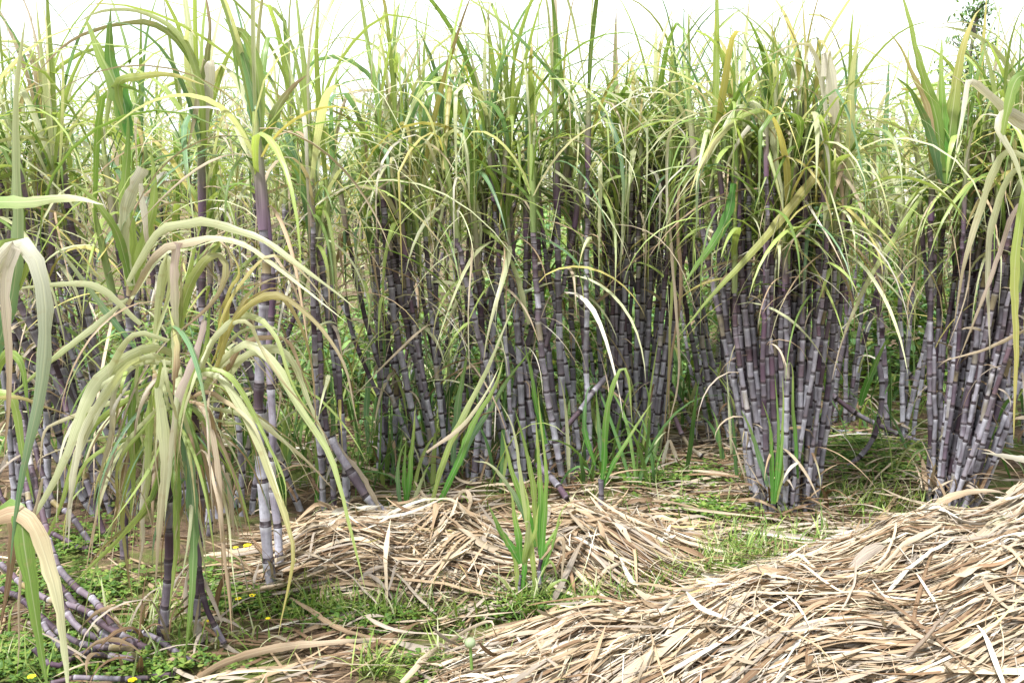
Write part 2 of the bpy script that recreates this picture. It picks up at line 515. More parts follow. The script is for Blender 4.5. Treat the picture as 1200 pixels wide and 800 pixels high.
def clump(px, py, label, n, spread, fan, h, r=.017, lod=0, tilt=(0, 0), hang=5, leaves=8, scale=1.0, Y=None, group=CLUMPS, bloom=(.95, .14), seed_ring=True, hang_t=.6, hj=.17, jit=.05):
    b = gpt(px, py)
    if Y is not None:
        b = at(px, py, Y); b[2] = 0
    b[2] = gz(b[0], b[1]) - .01
    reseed(sum(map(ord, label)))
    root = empty('sugarcane_clump', b); tag(root, label, 'sugarcane', group)
    base_leaves(root, b, int(n * 1.6), spread)
    for i in range(n):
        rr = math.sqrt((i + .4) / n); a = i * 2.39996 + U(-.3, .3)
        ox, oy = rr * math.cos(a), rr * math.sin(a)
        p = np.array([b[0] + ox * spread, b[1] + oy * spread * .8, 0]); p[2] = gz(p[0], p[1]) - .01
        fk = .6 + .75 * rr ** 3
        lean = (tilt[0] + ox * fan * fk + NORM(0, jit), tilt[1] + oy * fan * .8 + NORM(0, jit))
        hh = h * U(1 - hj, 1 + hj) * (1 - .10 * rr)
        add_stalk(root, stalk_path(p, lean, hh, wob=U(.004, .04)), r * U(.74, 1.16), lod, int(leaves * U(.7, 1.3)), int(round(hang * U(.4, 1.6))), scale * U(.85, 1.15), bloom, hang_t=hang_t)
    return root


# ---------------------------------------------------------------- hand-placed leaves (pixel of the outline, own depth)
def leaf_line(mb, pts, wpx, c0, c1, tw=(0, 0), fold=.3, blunt=False, n=22):
    P = np.array([at(*p) for p in pts]); C = catmull(P, n)
    q = np.linspace(0, 1, n)
    for _ in range(3):
        C = C + NORM(0, .0045 * np.linalg.norm(np.diff(P, axis=0), axis=1).sum(), 3)[None] * np.sin(q * U(4, 12) + U(0, 6))[:, None] * np.sin(q * math.pi)[:, None]
    Ym = np.mean([p[2] for p in pts])
    s = np.linspace(0, 1, n)
    hw = wpx * .92 / 2 * Ym / FPX
    W = leaf_width(np.array([hw]), n)
    if blunt:
        W = np.full((1, n), hw) * np.clip(.7 + s * .4, 0, 1)[None, :]
    T = nrm(np.gradient(C, axis=0)); view = nrm(C - CAM)
    side = nrm(np.cross(T, view) + .25 * np.array([1, .2, 0]))
    # keep the side continuous
    for i in range(1, n):
        if (side[i] * side[i - 1]).sum() < 0: side[i] *= -1
    t = tw[0] + (tw[1] - tw[0]) * s + .12 * np.sin(s * 9 + U(0, 6))
    c0, c1 = PAL[c0], PAL[c1]
    k = np.clip((s - .25) / .6, 0, 1)[:, None]
    cl = (c0 * (1 - k) + c1 * k) * U(.9, 1.1)
    ribbons(mb, C[None], side[None], W, t[None], np.array([fold]), cl[None], .13)


def px_stalk(root, pts, r, bloom=(.6, .5), inter=(.05, .085), shadow=None):
    P = np.array([at(*p) for p in pts]); P[:, 2] = np.maximum(P[:, 2], r * .6)
    path = catmull(P, 50)
    mb = MB(); cane_mesh(mb, path, r, r * .85, bloom[0], bloom[1], 12, inter)
    return mb.build('stalk', M_CANE, root, P[0], tuple(P[0] - np.array(root.location))), path


def leaves_on(root, anchor, specs, name='leaf', wk=1.0, extra=0):
    specs = list(specs)
    for sp in specs[:]:
        for _ in range(extra):
            ox, oy = NORM(0, 10), NORM(0, 22); m = len(sp[0]) - 1; cut = max(3, int(U(.7, 1.01) * (m + 1)))
            pts = [(x + ox * min(1, i / 2) + NORM(0, 4), y + oy + NORM(0, 4), Y + NORM(0, .03)) for i, (x, y, Y) in enumerate(sp[0][:cut])]
            cc = [sp[2], sp[3]] if U() < .5 else [['pale', 'lime', 'straw', 'blue', 'tan', 'green'][rng.integers(6)], ['straw', 'pale', 'lime', 'tan'][rng.integers(4)]]
            specs.append((pts, sp[1] * U(.35, .8), cc[0], cc[1], dict(tw=(NORM(0, .4), NORM(0, 1.0)))))
    for sp in specs:
        pts, w, c0, c1 = sp[:4]; kw = sp[4] if len(sp) > 4 else {}
        mb = MB(); leaf_line(mb, pts, w * wk, c0, c1, **kw)
        dry = c0 in ('tan', 'straw', 'grey', 'brown')
        o = at(*pts[0])
        mb.build(name, M_DRY if dry else M_LEAF, root, o, tuple(o - np.array(root.location)))


def D(Y, *xy, dy=0.0):
    n = len(xy)
    return [(x, y, Y + dy * i / max(1, n - 1)) for i, (x, y) in enumerate(xy)]


# --- front clumps
fan = clump(918, 593, 'broad fan of grey-purple canes with fresh green blades at its foot, on the bare soil', 58, .125, .12, 1.27, .0128, hang=2.4, leaves=6, scale=.76, tilt=(-.05, .02), hang_t=.8, jit=.03, hj=.22)
leaves_on(fan, None, [
    (D(3.75, (985, 150), (960, 200), (925, 245), (880, 295), (835, 345), (795, 395), dy=-.15), 12, 'yell', 'lime'),
    (D(3.75, (860, 215), (850, 260), (825, 300), (800, 335), dy=-.1), 13, 'shoot', 'green'),
    (D(3.7, (965, 90), (968, 60), (974, 90), (978, 140), (985, 210), (990, 260)), 13, 'white', 'tan'),
    (D(3.7, (990, 190), (975, 230), (945, 265), (915, 295), dy=-.1), 6, 'tan', 'straw'),
    (D(3.75, (1080, 230), (1050, 275), (1015, 330), (990, 390), (975, 445), dy=-.15), 7, 'lime', 'straw'),
    (D(3.8, (880, 160), (872, 125), (850, 150), (825, 190), (790, 215), dy=-.15), 8, 'pale', 'pale'),
    (D(3.8, (870, 160), (880, 122), (900, 150), (913, 200), (918, 250), dy=-.1), 10, 'pale', 'pale'),
], wk=.95)
bundle = clump(1115, 586, 'tight bundle of thick grey canes leaning outward, its foot behind the big straw heap', 52, .10, .13, 1.27, .0126, tilt=(.11, .02), hang=2.4, leaves=6, scale=.76, hang_t=.8, jit=.035, hj=.22)
leaves_on(bundle, None, [
    (D(3.85, (1107, 215), (1106, 150), (1103, 90), (1104, 40)), 13, 'shoot', 'lime'),
    (D(3.85, (1106, 215), (1096, 140), (1080, 75), (1060, 5), (1055, -10)), 15, 'green', 'lime'),
    (D(3.85, (1109, 215), (1116, 130), (1128, 60), (1142, 20), (1150, 10)), 17, 'green', 'yell'),
    (D(3.85, (1104, 215), (1090, 160), (1070, 110), (1050, 90), dy=-.1), 12, 'blue', 'green'),
    (D(3.85, (1111, 215), (1122, 140), (1136, 112), (1150, 105)), 11, 'green', 'green'),
    (D(3.85, (1102, 215), (1088, 130), (1062, 70), (1040, 35)), 9, 'tan', 'yell'),
], wk=.9)
clump(852, 520, 'slanting canes just behind the broad cane fan, leaning towards the middle straw pile', 12, .13, .18, 1.22, .0135, tilt=(-.17, 0), hang=4, jit=.08)
clump(1052, 520, 'thin group of dark canes in the gap between the two thick cane bundles', 6, .07, .10, 1.1, .0145, tilt=(.0, .05), hang=4)
clump(742, 528, 'dense upright stand of purple canes with a curved green shoot leaf before it', 32, .14, .12, 1.30, .0137, tilt=(.01, .03), hang=3.4, hang_t=.66, jit=.05, leaves=7, scale=.76)
clump(690, 562, 'two canes standing alone in front, leaning left from the middle straw pile', 2, .05, .03, 1.27, .0165, tilt=(-.12, .0), hang=4, jit=.02)
clump(640, 560, 'leaning canes crossing each other behind the young bright green shoots', 14, .20, .10, 1.22, .0150, tilt=(-.17, .05), hang=6, hang_t=.45, jit=.16)
clump(570, 556, 'loose upright canes behind the left part of the middle straw pile', 10, .13, .12, 1.22, .0140, tilt=(-.02, .05), hang=8, hang_t=.38, jit=.16)
clump(515, 560, 'pale slender canes leaning left behind the grass blades at the straw pile', 11, .07, .16, 1.2, .0145, tilt=(-.10, .05), hang=7, hang_t=.4, jit=.10)
clump(456, 556, 'close trio of straight canes between the tall front cane and the slender leaning ones', 5, .05, .07, 1.22, .0150, tilt=(-.01, .05), hang=7, hang_t=.45)
clump(384, 590, 'canes with long sheaths behind the thick broken stalk', 6, .13, .14, 1.2, .0140, tilt=(-.05, .05), hang=10, hang_t=.3, jit=.16)
clump(255, 600, 'crowded canes behind the drooping pale leaf fountain', 9, .14, .18, 1.15, .0145, tilt=(-.05, .05), hang=10, hang_t=.3, jit=.16)
clump(140, 600, 'shadowed leaning canes behind the bent stems at the clover', 10, .13, .18, 1.2, .015, tilt=(-.22, .05), hang=8, hang_t=.3, jit=.2)
clump(30, 600, 'leaning grey canes at the edge, partly behind the arching pale leaf', 9, .17, .15, 1.2, .0155, tilt=(-.16, .05), hang=7, hang_t=.3, jit=.2)
clump(1195, 520, 'canes at the edge behind the leaning cane bundle and its hanging pale leaves', 8, .13, .14, 1.15, .016, tilt=(.02, .05), hang=6, hang_t=.6, jit=.08)
clump(988, 496, 'few slanting canes behind the right side of the broad cane fan', 5, .10, .18, 1.1, .0155, tilt=(.06, .05), hang=4, jit=.1)

# --- rows behind
BACK_LABEL = 'sugarcane clump in the rows behind, its stems seen in the gaps between the front canes'
FAR_LABEL = 'sugarcane clump at the far side of the field, only leaf tops and thin stems showing'


def in_gap(x, Y):
    px = 600 + x / Y * FPX * .985
    return (980 < px < 1095 and Y < 9) or (598 < px < 715 and Y < 8) or (770 < px < 815 and Y < 7)


for Y0, step in ((5.3, .85), (6.3, .9), (7.4, 1.0)):
    xm = Y0 * .56 + .2
    x = -xm + U(0, .3)
    while x < xm:
        yy = Y0 + U(-.3, .3)
        if not in_gap(x, yy):
            b = np.array([x, yy, 0.]); b[2] = gz(x, yy) - .01
            root = empty('sugarcane_clump', b); tag(root, BACK_LABEL, 'sugarcane', 'sugarcane clumps in the rows behind')
            reseed(int(x * 1000) % 9973 + int(yy * 777))
            ns = int(U(4, 9)); tl = NORM(0, .14)
            for i in range(ns):
                ox, oy = NORM(0, 1, 2)
                p = b + np.array([ox * .07, oy * .07, 0])
                add_stalk(root, stalk_path(p, (ox * .10 + tl + NORM(0, .10), oy * .07), U(.9, 1.38), 26), U(.010, .0155), 1, int(U(9, 14)), int(U(6, 11)), U(.78, 1.1), (.8, .08), hang_t=.3)
        x += step * U(.75, 1.3)

for Y0, step in ((8.7, .95), (10.4, 1.25)):
    xm = Y0 * .56 + .3
    x = -xm + U(0, .3)
    while x < xm:
        yy = Y0 + U(-.4, .4)
        b = np.array([x, yy, 0.])
        root = empty('sugarcane_clump', b); tag(root, FAR_LABEL, 'sugarcane', 'sugarcane clumps at the far side of the field')
        mc, ml, mh = MB(), MB(), MB()
        for i in range(7):
            ox, oy = NORM(0, 1, 2)
            p = b + np.array([ox * .13, oy * .12, 0])
            path = stalk_path(p, (ox * .07, oy * .07), U(1.0, 1.42), 16)
            cane_mesh(mc, path, .016, .013, .7, .05, 5, (.08, .12), detail=False)
            crown_leaves(ml, path[-1] + np.array([0, 0, .2]), 8, U(.75, 1.1), 7); droop_leaves(ml, path[-1] + np.array([0, 0, .2]), 8, 1.0, 7)
            hanging_leaves(mh, path, 7, .4, 1, 1.1, 6)
        mc.build('stems', M_CANE, root, b); ml.build('green_leaves', M_LEAF, root, b); mh.build('hanging_leaves', M_DRY, root, b)
        x += step * U(.75, 1.3)


reseed(119)
# tall front cane at the left
b = gpt(320, 698); b[2] = gz(b[0], b[1]) - .03
root = empty('sugarcane_clump', b)
tag(root, 'tall thick cane standing alone in front, its dark purple top above the leaf fountain', 'sugarcane', CLUMPS)
for pts, r, sc in ((D(b[1], (320, 702), (310, 600), (303, 500), (306, 400), (312, 330), (308, 262), dy=.05), .0185, 1.15),
                   (D(b[1] + .10, (332, 695), (323, 600), (318, 480), (316, 400), (318, 320), (314, 275), dy=.1), .0145, 1.0)):
    path = catmull(np.array([at(*p) for p in pts]), 50)
    add_stalk(root, path, r, 0, 9, 5, sc * .92, (.85, .15), hang_t=.85, inter=(.075, .12), shl=.34, wid=1.1)

reseed(31); base_leaves(root, gpt(322, 690), 26, .07)
path = catmull(np.array([at(*p) for p in D(3.55, (246, 640), (242, 500), (238, 350), (237, 250))]), 50); path[0, 2] = -.01
add_stalk(root, path, .0155, 0, 8, 5, .95, (.8, .1), hang_t=.7, shl=.36)
reseed(77)
leaves_on(root, None, [
    (D(3.5, (238, 170), (236, 110), (215, 45), (170, 16), (120, 14), (85, 30), dy=-.2), 9, 'lime', 'pale'),
    (D(3.5, (240, 160), (232, 90), (195, 36), (140, 28), (85, 45), (40, 90), dy=-.2), 8, 'green', 'tan'),
    (D(3.5, (238, 170), (240, 90), (246, 30), (238, -20)), 9, 'green', 'tan'),
    (D(3.5, (240, 160), (244, 110), (246, 72), (238, 90), (225, 150), (218, 180)), 12, 'white', 'straw'),
    (D(3.12, (306, 175), (296, 110), (280, 50), (262, 20)), 18, 'blue', 'green'),
    (D(3.12, (307, 175), (303, 110), (294, 60), (278, 36), (275, 60), (282, 110)), 15, 'lime', 'green'),
    (D(3.12, (309, 170), (325, 130), (345, 100), (360, 88)), 12, 'green', 'tan'),
    (D(3.3, (150, 160), (135, 100), (115, 60), (100, 20)), 20, 'green', 'lime'),
    (D(3.3, (152, 160), (142, 110), (128, 60), (130, 10)), 18, 'shoot', 'green'),
    (D(3.3, (150, 150), (138, 100), (160, 90), (200, 88), (240, 100), dy=-.1), 10, 'lime', 'yell'),
    (D(3.3, (150, 150), (132, 105), (126, 130), (124, 165)), 9, 'pale', 'lime'),
])

# fountain of drooping leaves
Yf = 2.62
b = gpt(205, 768)
fount = empty('sugarcane_clump', b)
tag(fount, 'young sugarcane with a fountain of broad pale drooping leaves in front', 'sugarcane', CLUMPS)
for pts, r in ((D(2.62, (192, 752), (195, 700), (198, 660), (200, 560), (203, 440)), .013),
               (D(2.66, (236, 760), (231, 715), (233, 650), (236, 560), (225, 450)), .011),
               (D(2.63, (262, 754), (243, 715), (233, 665)), .009)):
    px_stalk(fount, pts, r, (.25, .15), (.05, .08))
y1, y2 = 2.50, 2.40
reseed(5)
leaves_on(fount, None, extra=2, wk=.62, specs=[
    (D(2.6, (232, 470), (258, 424), (290, 403), (320, 430), (350, 480), (385, 530), (400, 570), (412, 620), (428, 690), dy=-.25), 19, 'pale', 'lime'),
    (D(2.65, (250, 470), (283, 420), (315, 408), (340, 420), (360, 462), (375, 500), (392, 540), dy=-.05), 17, 'pale', 'pale', dict(tw=(.2, -.3))),
    (D(2.55, (212, 445), (240, 437), (262, 447), (285, 480), (305, 520), (322, 570), (335, 610), (342, 655), (326, 745), dy=-.2), 17, 'pale', 'yell'),
    (D(2.6, (232, 476), (275, 484), (310, 500), (350, 530), (392, 575), dy=.1), 11, 'pale', 'straw'),
    (D(2.5, (222, 470), (236, 476), (250, 515), (258, 560), (262, 610), (268, 700), (272, 745), dy=-.1), 12, 'straw', 'tan'),
    (D(2.6, (205, 415), (178, 407), (150, 416), (118, 445), (100, 478), (82, 525), (55, 580), (15, 640), dy=-.3), 25, 'pale', 'pale', dict(tw=(.3, -.2))),
    (D(2.55, (200, 425), (160, 425), (128, 455), (105, 500), (84, 560), (80, 640), dy=-.2), 20, 'pale', 'white'),
    (D(2.6, (190, 450), (150, 468), (120, 490), (95, 520), (72, 590), (38, 665), dy=-.1), 14, 'lime', 'lime'),
    (D(2.65, (180, 465), (120, 475), (65, 495), (50, 510), (46, 560), dy=-.1), 10, 'pale', 'straw'),
    (D(2.5, (150, 425), (137, 452), (130, 492), (122, 535), (116, 590), dy=-.05), 12, 'white', 'straw', dict(tw=(0, .8))),
    (D(2.55, (170, 420), (158, 450), (155, 500), (157, 550), (150, 620), dy=-.05), 14, 'green', 'lime'),
    (D(2.45, (195, 430), (186, 455), (192, 505), (193, 550), (188, 610), (182, 690), dy=-.05), 22, 'pale', 'straw'),
    (D(2.5, (188, 440), (177, 480), (173, 540), (168, 610), (166, 650), dy=-.02), 17, 'lime', 'pale'),
    (D(2.5, (240, 375), (228, 420), (212, 460), (204, 500), (198, 550), (193, 610), dy=-.1), 18, 'pink', 'pale', dict(blunt=False)),
    (D(2.5, (210, 490), (220, 540), (226, 620), (226, 690), (216, 775), dy=-.08), 24, 'blue', 'green'),
    (D(2.52, (203, 480), (206, 560), (207, 640), (198, 715), dy=-.05), 19, 'green', 'lime'),
    (D(2.48, (192, 540), (172, 590), (140, 630), (105, 665), (76, 692), dy=-.15), 14, 'lime', 'lime', dict(tw=(.5, .5))),
    (D(2.45, (170, 560), (166, 620), (163, 690)), 9, 'white', 'straw'),
    (D(2.5, (235, 520), (250, 575), (262, 640), (270, 715), dy=.05), 12, 'tan', 'tan', dict(tw=(.5, 1.5))),
    (D(2.55, (240, 500), (262, 575), (264, 650), (276, 770), dy=.05), 9, 'straw', 'straw', dict(tw=(0, 2))),
    (D(2.55, (160, 500), (140, 570), (128, 640), (100, 720), dy=.02), 10, 'tan', 'straw', dict(tw=(0, 2))),
    (D(2.5, (180, 500), (150, 560), (145, 640), (160, 720), dy=.02), 12, 'lime', 'tan', dict(tw=(0, 1))),
    # upright ones
    (D(2.55, (205, 445), (206, 385), (204, 320), (208, 284)), 18, 'pale', 'pink', dict(blunt=True)),
    (D(2.58, (205, 430), (214, 355), (235, 316), (254, 298), (266, 306), (262, 332), (240, 362), (200, 396), dy=-.1), 19, 'lime', 'tan'),
    (D(2.66, (208, 420), (218, 340), (226, 300), (238, 255)), 12, 'lime', 'lime'),
    (D(2.6, (180, 430), (184, 370), (192, 315), (200, 300), (197, 345), (178, 405), (176, 440), dy=-.05), 14, 'pale', 'pale'),
    (D(2.66, (196, 430), (206, 350), (214, 285)), 12, 'green', 'lime'),
    (D(2.55, (250, 440), (272, 380), (300, 352), (326, 345), (348, 358), (380, 395), (405, 440), (420, 500), dy=-.05), 12, 'yell', 'straw'),
    (D(2.56, (250, 440), (268, 385), (290, 360), (330, 348), (352, 385), (366, 450), (372, 520), dy=.05), 8, 'yell', 'tan'),
    (D(2.6, (150, 330), (185, 275), (215, 262), (245, 257), (282, 266), (312, 280), (350, 312), (402, 350), (416, 362), dy=-.15), 19, 'pale', 'pale', dict(tw=(.2, -.2))),
    (D(2.64, (258, 420), (268, 350), (280, 320), (272, 296)), 13, 'yell', 'yell'),
    (D(2.6, (232, 450), (242, 400), (246, 360), (248, 345)), 9, 'lime', 'green'),
    (D(2.6, (235, 460), (265, 425), (300, 418), (345, 430), dy=.1), 7, 'pale', 'straw'),
])
mb = MB(); P0 = np.repeat(at(203, 460, 2.62)[None], 80, 0) + NORM(0, .04, (80, 3)) * np.array([1, 1, 2])
n = 80
C, sd_ = arc_leaves(P0, U(0, 6.28, n), U(.1, 1.3, n), U(-1.57, -1.35, n), U(.25, .66, n), U(.2, .5, n), 12)
ribbons(mb, C, sd_, leaf_width(U(.002, .010, n), 13), NORM(0, .9, (n, 1)) * np.linspace(0, 1, 13)[None], U(.2, .6, n), leaf_colors(n, 13, dict(green=2, blue=1.5, lime=2.4, pale=2.4, tan=1.2, straw=1), .6))
n = 46
P0 = np.stack([at(x, y, 2.56) for x, y in zip(U(110, 275, n), U(440, 600, n))]) + NORM(0, .05, (n, 3)) * np.array([0, 1, 0])
C, sd_ = arc_leaves(P0, U(0, 6.28, n), U(-1.2, .3, n), U(-1.57, -1.3, n), U(.12, .42, n), U(.2, .5, n), 10)
C[..., 2] = np.maximum(C[..., 2], .01)
ribbons(mb, C, sd_, leaf_width(U(.0015, .007, n), 11), NORM(0, 1.4, (n, 1)) * np.linspace(0, 1, 11)[None], U(.3, .8, n), leaf_colors(n, 11, dict(tan=3, straw=2, brown=1, pale=1, lime=1), .4))
mb.build('drooping_leaves', M_LEAF, fount, at(205, 470, 2.62), tuple(at(205, 470, 2.62) - np.array(fount.location)))

# upright small cane behind the fountain with the white snapped leaf
b = at(150, 640, 3.15); b[2] = 0
root = empty('sugarcane_clump', b); tag(root, 'upright young cane with a white snapped leaf tip, above the leaf fountain', 'sugarcane', CLUMPS)
px_stalk(root, D(3.15, (146, 690), (148, 560), (150, 420), (153, 325)), .015, (.3, .1), (.07, .1))
leaves_on(root, None, [
    (D(3.1, (154, 335), (146, 290), (148, 240), (165, 205), (168, 197)), 15, 'pale', 'white', dict(blunt=True)),
    (D(3.12, (154, 340), (165, 300), (178, 250), (180, 205), (176, 170)), 14, 'lime', 'lime'),
    (D(3.16, (152, 335), (150, 280), (148, 220), (150, 130)), 18, 'lime', 'green'),
    (D(3.1, (154, 335), (140, 280), (125, 255), (100, 225), (78, 212), dy=-.1), 12, 'green', 'lime'),
    (D(3.05, (165, 215), (168, 245), (172, 280), (176, 310)), 8, 'white', 'straw'),
    (D(3.0, (160, 410), (110, 345), (75, 300), (55, 270), dy=-.1), 8, 'blue', 'pale'),
    (D(2.9, (165, 380), (120, 340), (80, 333), (0, 340), dy=-.1), 9, 'pale', 'pale'),
    (D(3.0, (150, 350), (90, 400), (40, 440), (-10, 480), dy=-.2), 8, 'pale', 'lime'),
])

# plant whose leaves arch in from the edge
b = at(-50, 800, 2.35); b[2] = 0
root = empty('sugarcane_clump', b); tag(root, 'sugarcane at the edge whose long flat leaves arch over into view and hang down', 'sugarcane', CLUMPS)
px_stalk(root, D(2.35, (-50, 845), (-52, 700), (-48, 560), (-40, 430)), .017, (.5, .2))
leaves_on(root, None, [
    (D(2.3, (-42, 430), (-20, 345), (8, 296), (28, 284), (45, 300), (54, 345), (48, 420), (36, 500), (22, 590), (12, 660), dy=-.15), 21, 'white', 'blue', dict(tw=(.2, 0))),
    (D(2.28, (-42, 430), (0, 300), (20, 284), (34, 292), (25, 330), (16, 350), dy=.1), 17, 'lime', 'lime'),
    (D(2.25, (-35, 400), (5, 300), (20, 283), (8, 312), (5, 350), (11, 420), (11, 480), (4, 540), dy=-.1), 15, 'white', 'tan'),
    (D(2.3, (-60, 250), (-20, 240), (30, 237), (80, 232), (122, 240), dy=-.1), 19, 'green', 'pale', dict(tw=(.3, .3))),
    (D(2.2, (-45, 640), (-10, 610), (22, 598), (38, 612), (56, 660), (70, 720), (82, 830), dy=-.1), 21, 'tan', 'pale'),
    (D(2.22, (-30, 640), (0, 605), (20, 600), (28, 650), (40, 720), (58, 815), dy=-.1), 24, 'green', 'green'),
    (D(2.4, (-30, 500), (0, 420), (18, 418), (28, 440), (34, 490), dy=-.02), 13, 'lime', 'green'),
    (D(2.4, (-30, 470), (-2, 460), (15, 470), (25, 520), (40, 590), dy=-.02), 11, 'lime', 'green'),
    (D(2.3, (-30, 470), (20, 466), (60, 478), (90, 490), dy=.1), 5, 'yell', 'tan'),
    (D(2.25, (-20, 620), (10, 605), (15, 640), (6, 700), (0, 740)), 12, 'tan', 'brown'),
    (D(2.2, (50, 560), (36, 620), (25, 700), (20, 790)), 5, 'straw', 'straw'),
    (D(2.35, (-30, 480), (15, 330), (20, 120), (30, 20)), 16, 'blue', 'pale'),
])

# clump of bent stems lying over the clover
b = gpt(178, 765)
root = empty('sugarcane_clump', b); tag(root, 'old cane clump with bent dark stems lying over the clover, curving up from one root', 'sugarcane', CLUMPS)
def hz(x, y, z):
    d = ray(x, y)
    t = (z - CAM_H) / d[2]
    return (x, y, (CAM + d * t)[1])


for pts, r in (
    ([(178, 762, .03), (140, 742, .07), (115, 708, .11), (85, 684, .13), (65, 655, .17), (52, 610, .24), (36, 540, .38), (18, 450, .62), (8, 380, .85)], .0175),
    ([(174, 768, .02), (130, 747, .06), (104, 722, .08), (78, 697, .11), (55, 660, .16), (38, 610, .24), (28, 540, .40)], .017),
    ([(172, 772, .02), (125, 752, .05), (92, 735, .07), (72, 705, .12), (48, 650, .2), (22, 590, .32)], .0165),
    ([(186, 774, .02), (150, 770, .04), (120, 766, .04), (90, 767, .05), (66, 752, .08), (50, 730, .12)], .0145),
    ([(165, 756, .04), (128, 738, .09), (100, 715, .11), (72, 706, .11), (35, 690, .12), (0, 660, .16)], .016),
    ([(160, 762, .04), (110, 756, .06), (70, 740, .08), (30, 705, .13), (2, 688, .14)], .0155),
    ([(108, 640, .03), (85, 606, .12), (64, 588, .16), (40, 520, .34), (30, 420, .65)], .017),
    ([(122, 625, .05), (100, 560, .26), (86, 525, .38), (72, 450, .6), (52, 390, .8), (40, 300, 1.05)], .0175),
    ([(105, 645, .03), (60, 625, .06), (20, 610, .10), (-10, 560, .24)], .015),
    ([(208, 775, .02), (188, 745, .06), (190, 715, .13), (197, 680, .22), (199, 640, .32)], .0145),
    ([(228, 776, .03), (205, 762, .05), (180, 745, .07), (150, 735, .08)], .014),
    ([(205, 790, .02), (160, 795, .03), (100, 796, .04), (60, 800, .04)], .013),
    ([(120, 760, .04), (85, 770, .06), (62, 780, .06), (40, 760, .10)], .0135),
):
    px_stalk(root, [hz(*p) for p in pts], r * .62, (.05, .10), (.045, .07))  # low bloom darkens the stems: the shade over them is put into their colour

reseed(8); base_leaves(root, np.array(root.location), 40, .16)
# thick broken stalk
b = gpt(450, 607)
root = tag(empty('broken_cane_stalk', b), 'thick grey broken cane butt leaning left behind the middle straw pile', 'sugarcane')
px_stalk(root, [(450, 607, b[1]), (425, 575, b[1] + .02), (395, 525, b[1] + .05), (388, 510, b[1] + .06)], .021, (.6, .4), (.09, .12))
leaves_on(root, None, [(D(b[1] - .03, (448, 602), (425, 560), (400, 525), (392, 505)), 7, 'straw', 'grey', dict(tw=(.3, .3)))], 'torn_sheath')

# fallen canes
FALL = [
    ([(960, 452, 4.9), (1005, 485, 4.85), (1045, 505, 4.8), (1085, 525, 4.75)], .016, 'fallen cane slanting down from the broad fan towards the dark thin canes'),
    ([(975, 505, 5.0), (1015, 518, 4.95)], .016, 'short fallen cane lying on the moss beside the broad fan'),
    ([(1028, 405, 4.6), (1034, 470, 4.5), (1022, 515, 4.4), (995, 545, 4.35), (965, 552, 4.3)], .015, 'bent cane curving down onto the moss between the two thick bundles'),
    ([(1055, 430, 5.2), (1080, 452, 5.15), (1112, 470, 5.1)], .017, 'grey cane leaning behind the foot of the leaning bundle'),
    ([(712, 442, 4.3), (690, 465, 4.22), (665, 498, 4.18), (645, 520, 4.15)], .015, 'reddish cane leaning across the foot of the upright stand'),
    ([(735, 498, 4.8), (752, 520, 4.6), (775, 540, 4.55)], .014, 'short dark cane slanting to the ground right of the upright stand'),
    ([(430, 518, 4.75), (500, 522, 4.75), (570, 532, 4.7)], .012, 'long thin cane lying level behind the grass blades'),
    ([(630, 545, 4.1), (650, 565, 4.0), (665, 585, 3.9)], .019, 'dark butt of a cane leaning into the middle straw pile'),
    ([(790, 500, 5.1), (840, 494, 5.15), (900, 490, 5.2)], .015, 'dark cane lying level behind the hanging tan leaf'),
    ([(404, 348, 4.3), (415, 400, 4.3), (440, 455, 4.28), (452, 480, 4.26)], .012, 'thin pale cane leaning into the trio of straight canes'),
    ([(790, 488, 4.6), (805, 520, 4.55), (822, 535, 4.5)], .013, 'thin cane bent to the ground beside the hanging tan leaf'),
]
for pts, r, lab in FALL:
    P = np.array([at(*p) for p in pts]); P[:, 2] = np.maximum(P[:, 2], .02)
    mb = MB(); cane_mesh(mb, catmull(P, 40), r * .88, r * .75, .42, .35, 10, (.07, .10))
    tag(mb.build('fallen_cane', M_CANE, None, P[0]), lab, 'cane', 'fallen canes')

reseed(553)
# ---------------------------------------------------------------- young shoots
def shoot(px, py, label, blades, stems=(), wk=.72):
    b = gpt(px, py); b[2] += heaped(b[0], b[1])
    root = tag(empty('cane_shoot', b), label, 'cane shoot', 'young cane shoots')
    leaves_on(root, None, [(p, w, 'shoot' if a == 'green' else a, 'green' if c == 'green' else c, *k) for p, w, a, c, *k in blades], wk=wk)
    for pts, r in stems:
        px_stalk(root, pts, r, (.5, .3), (.04, .06))


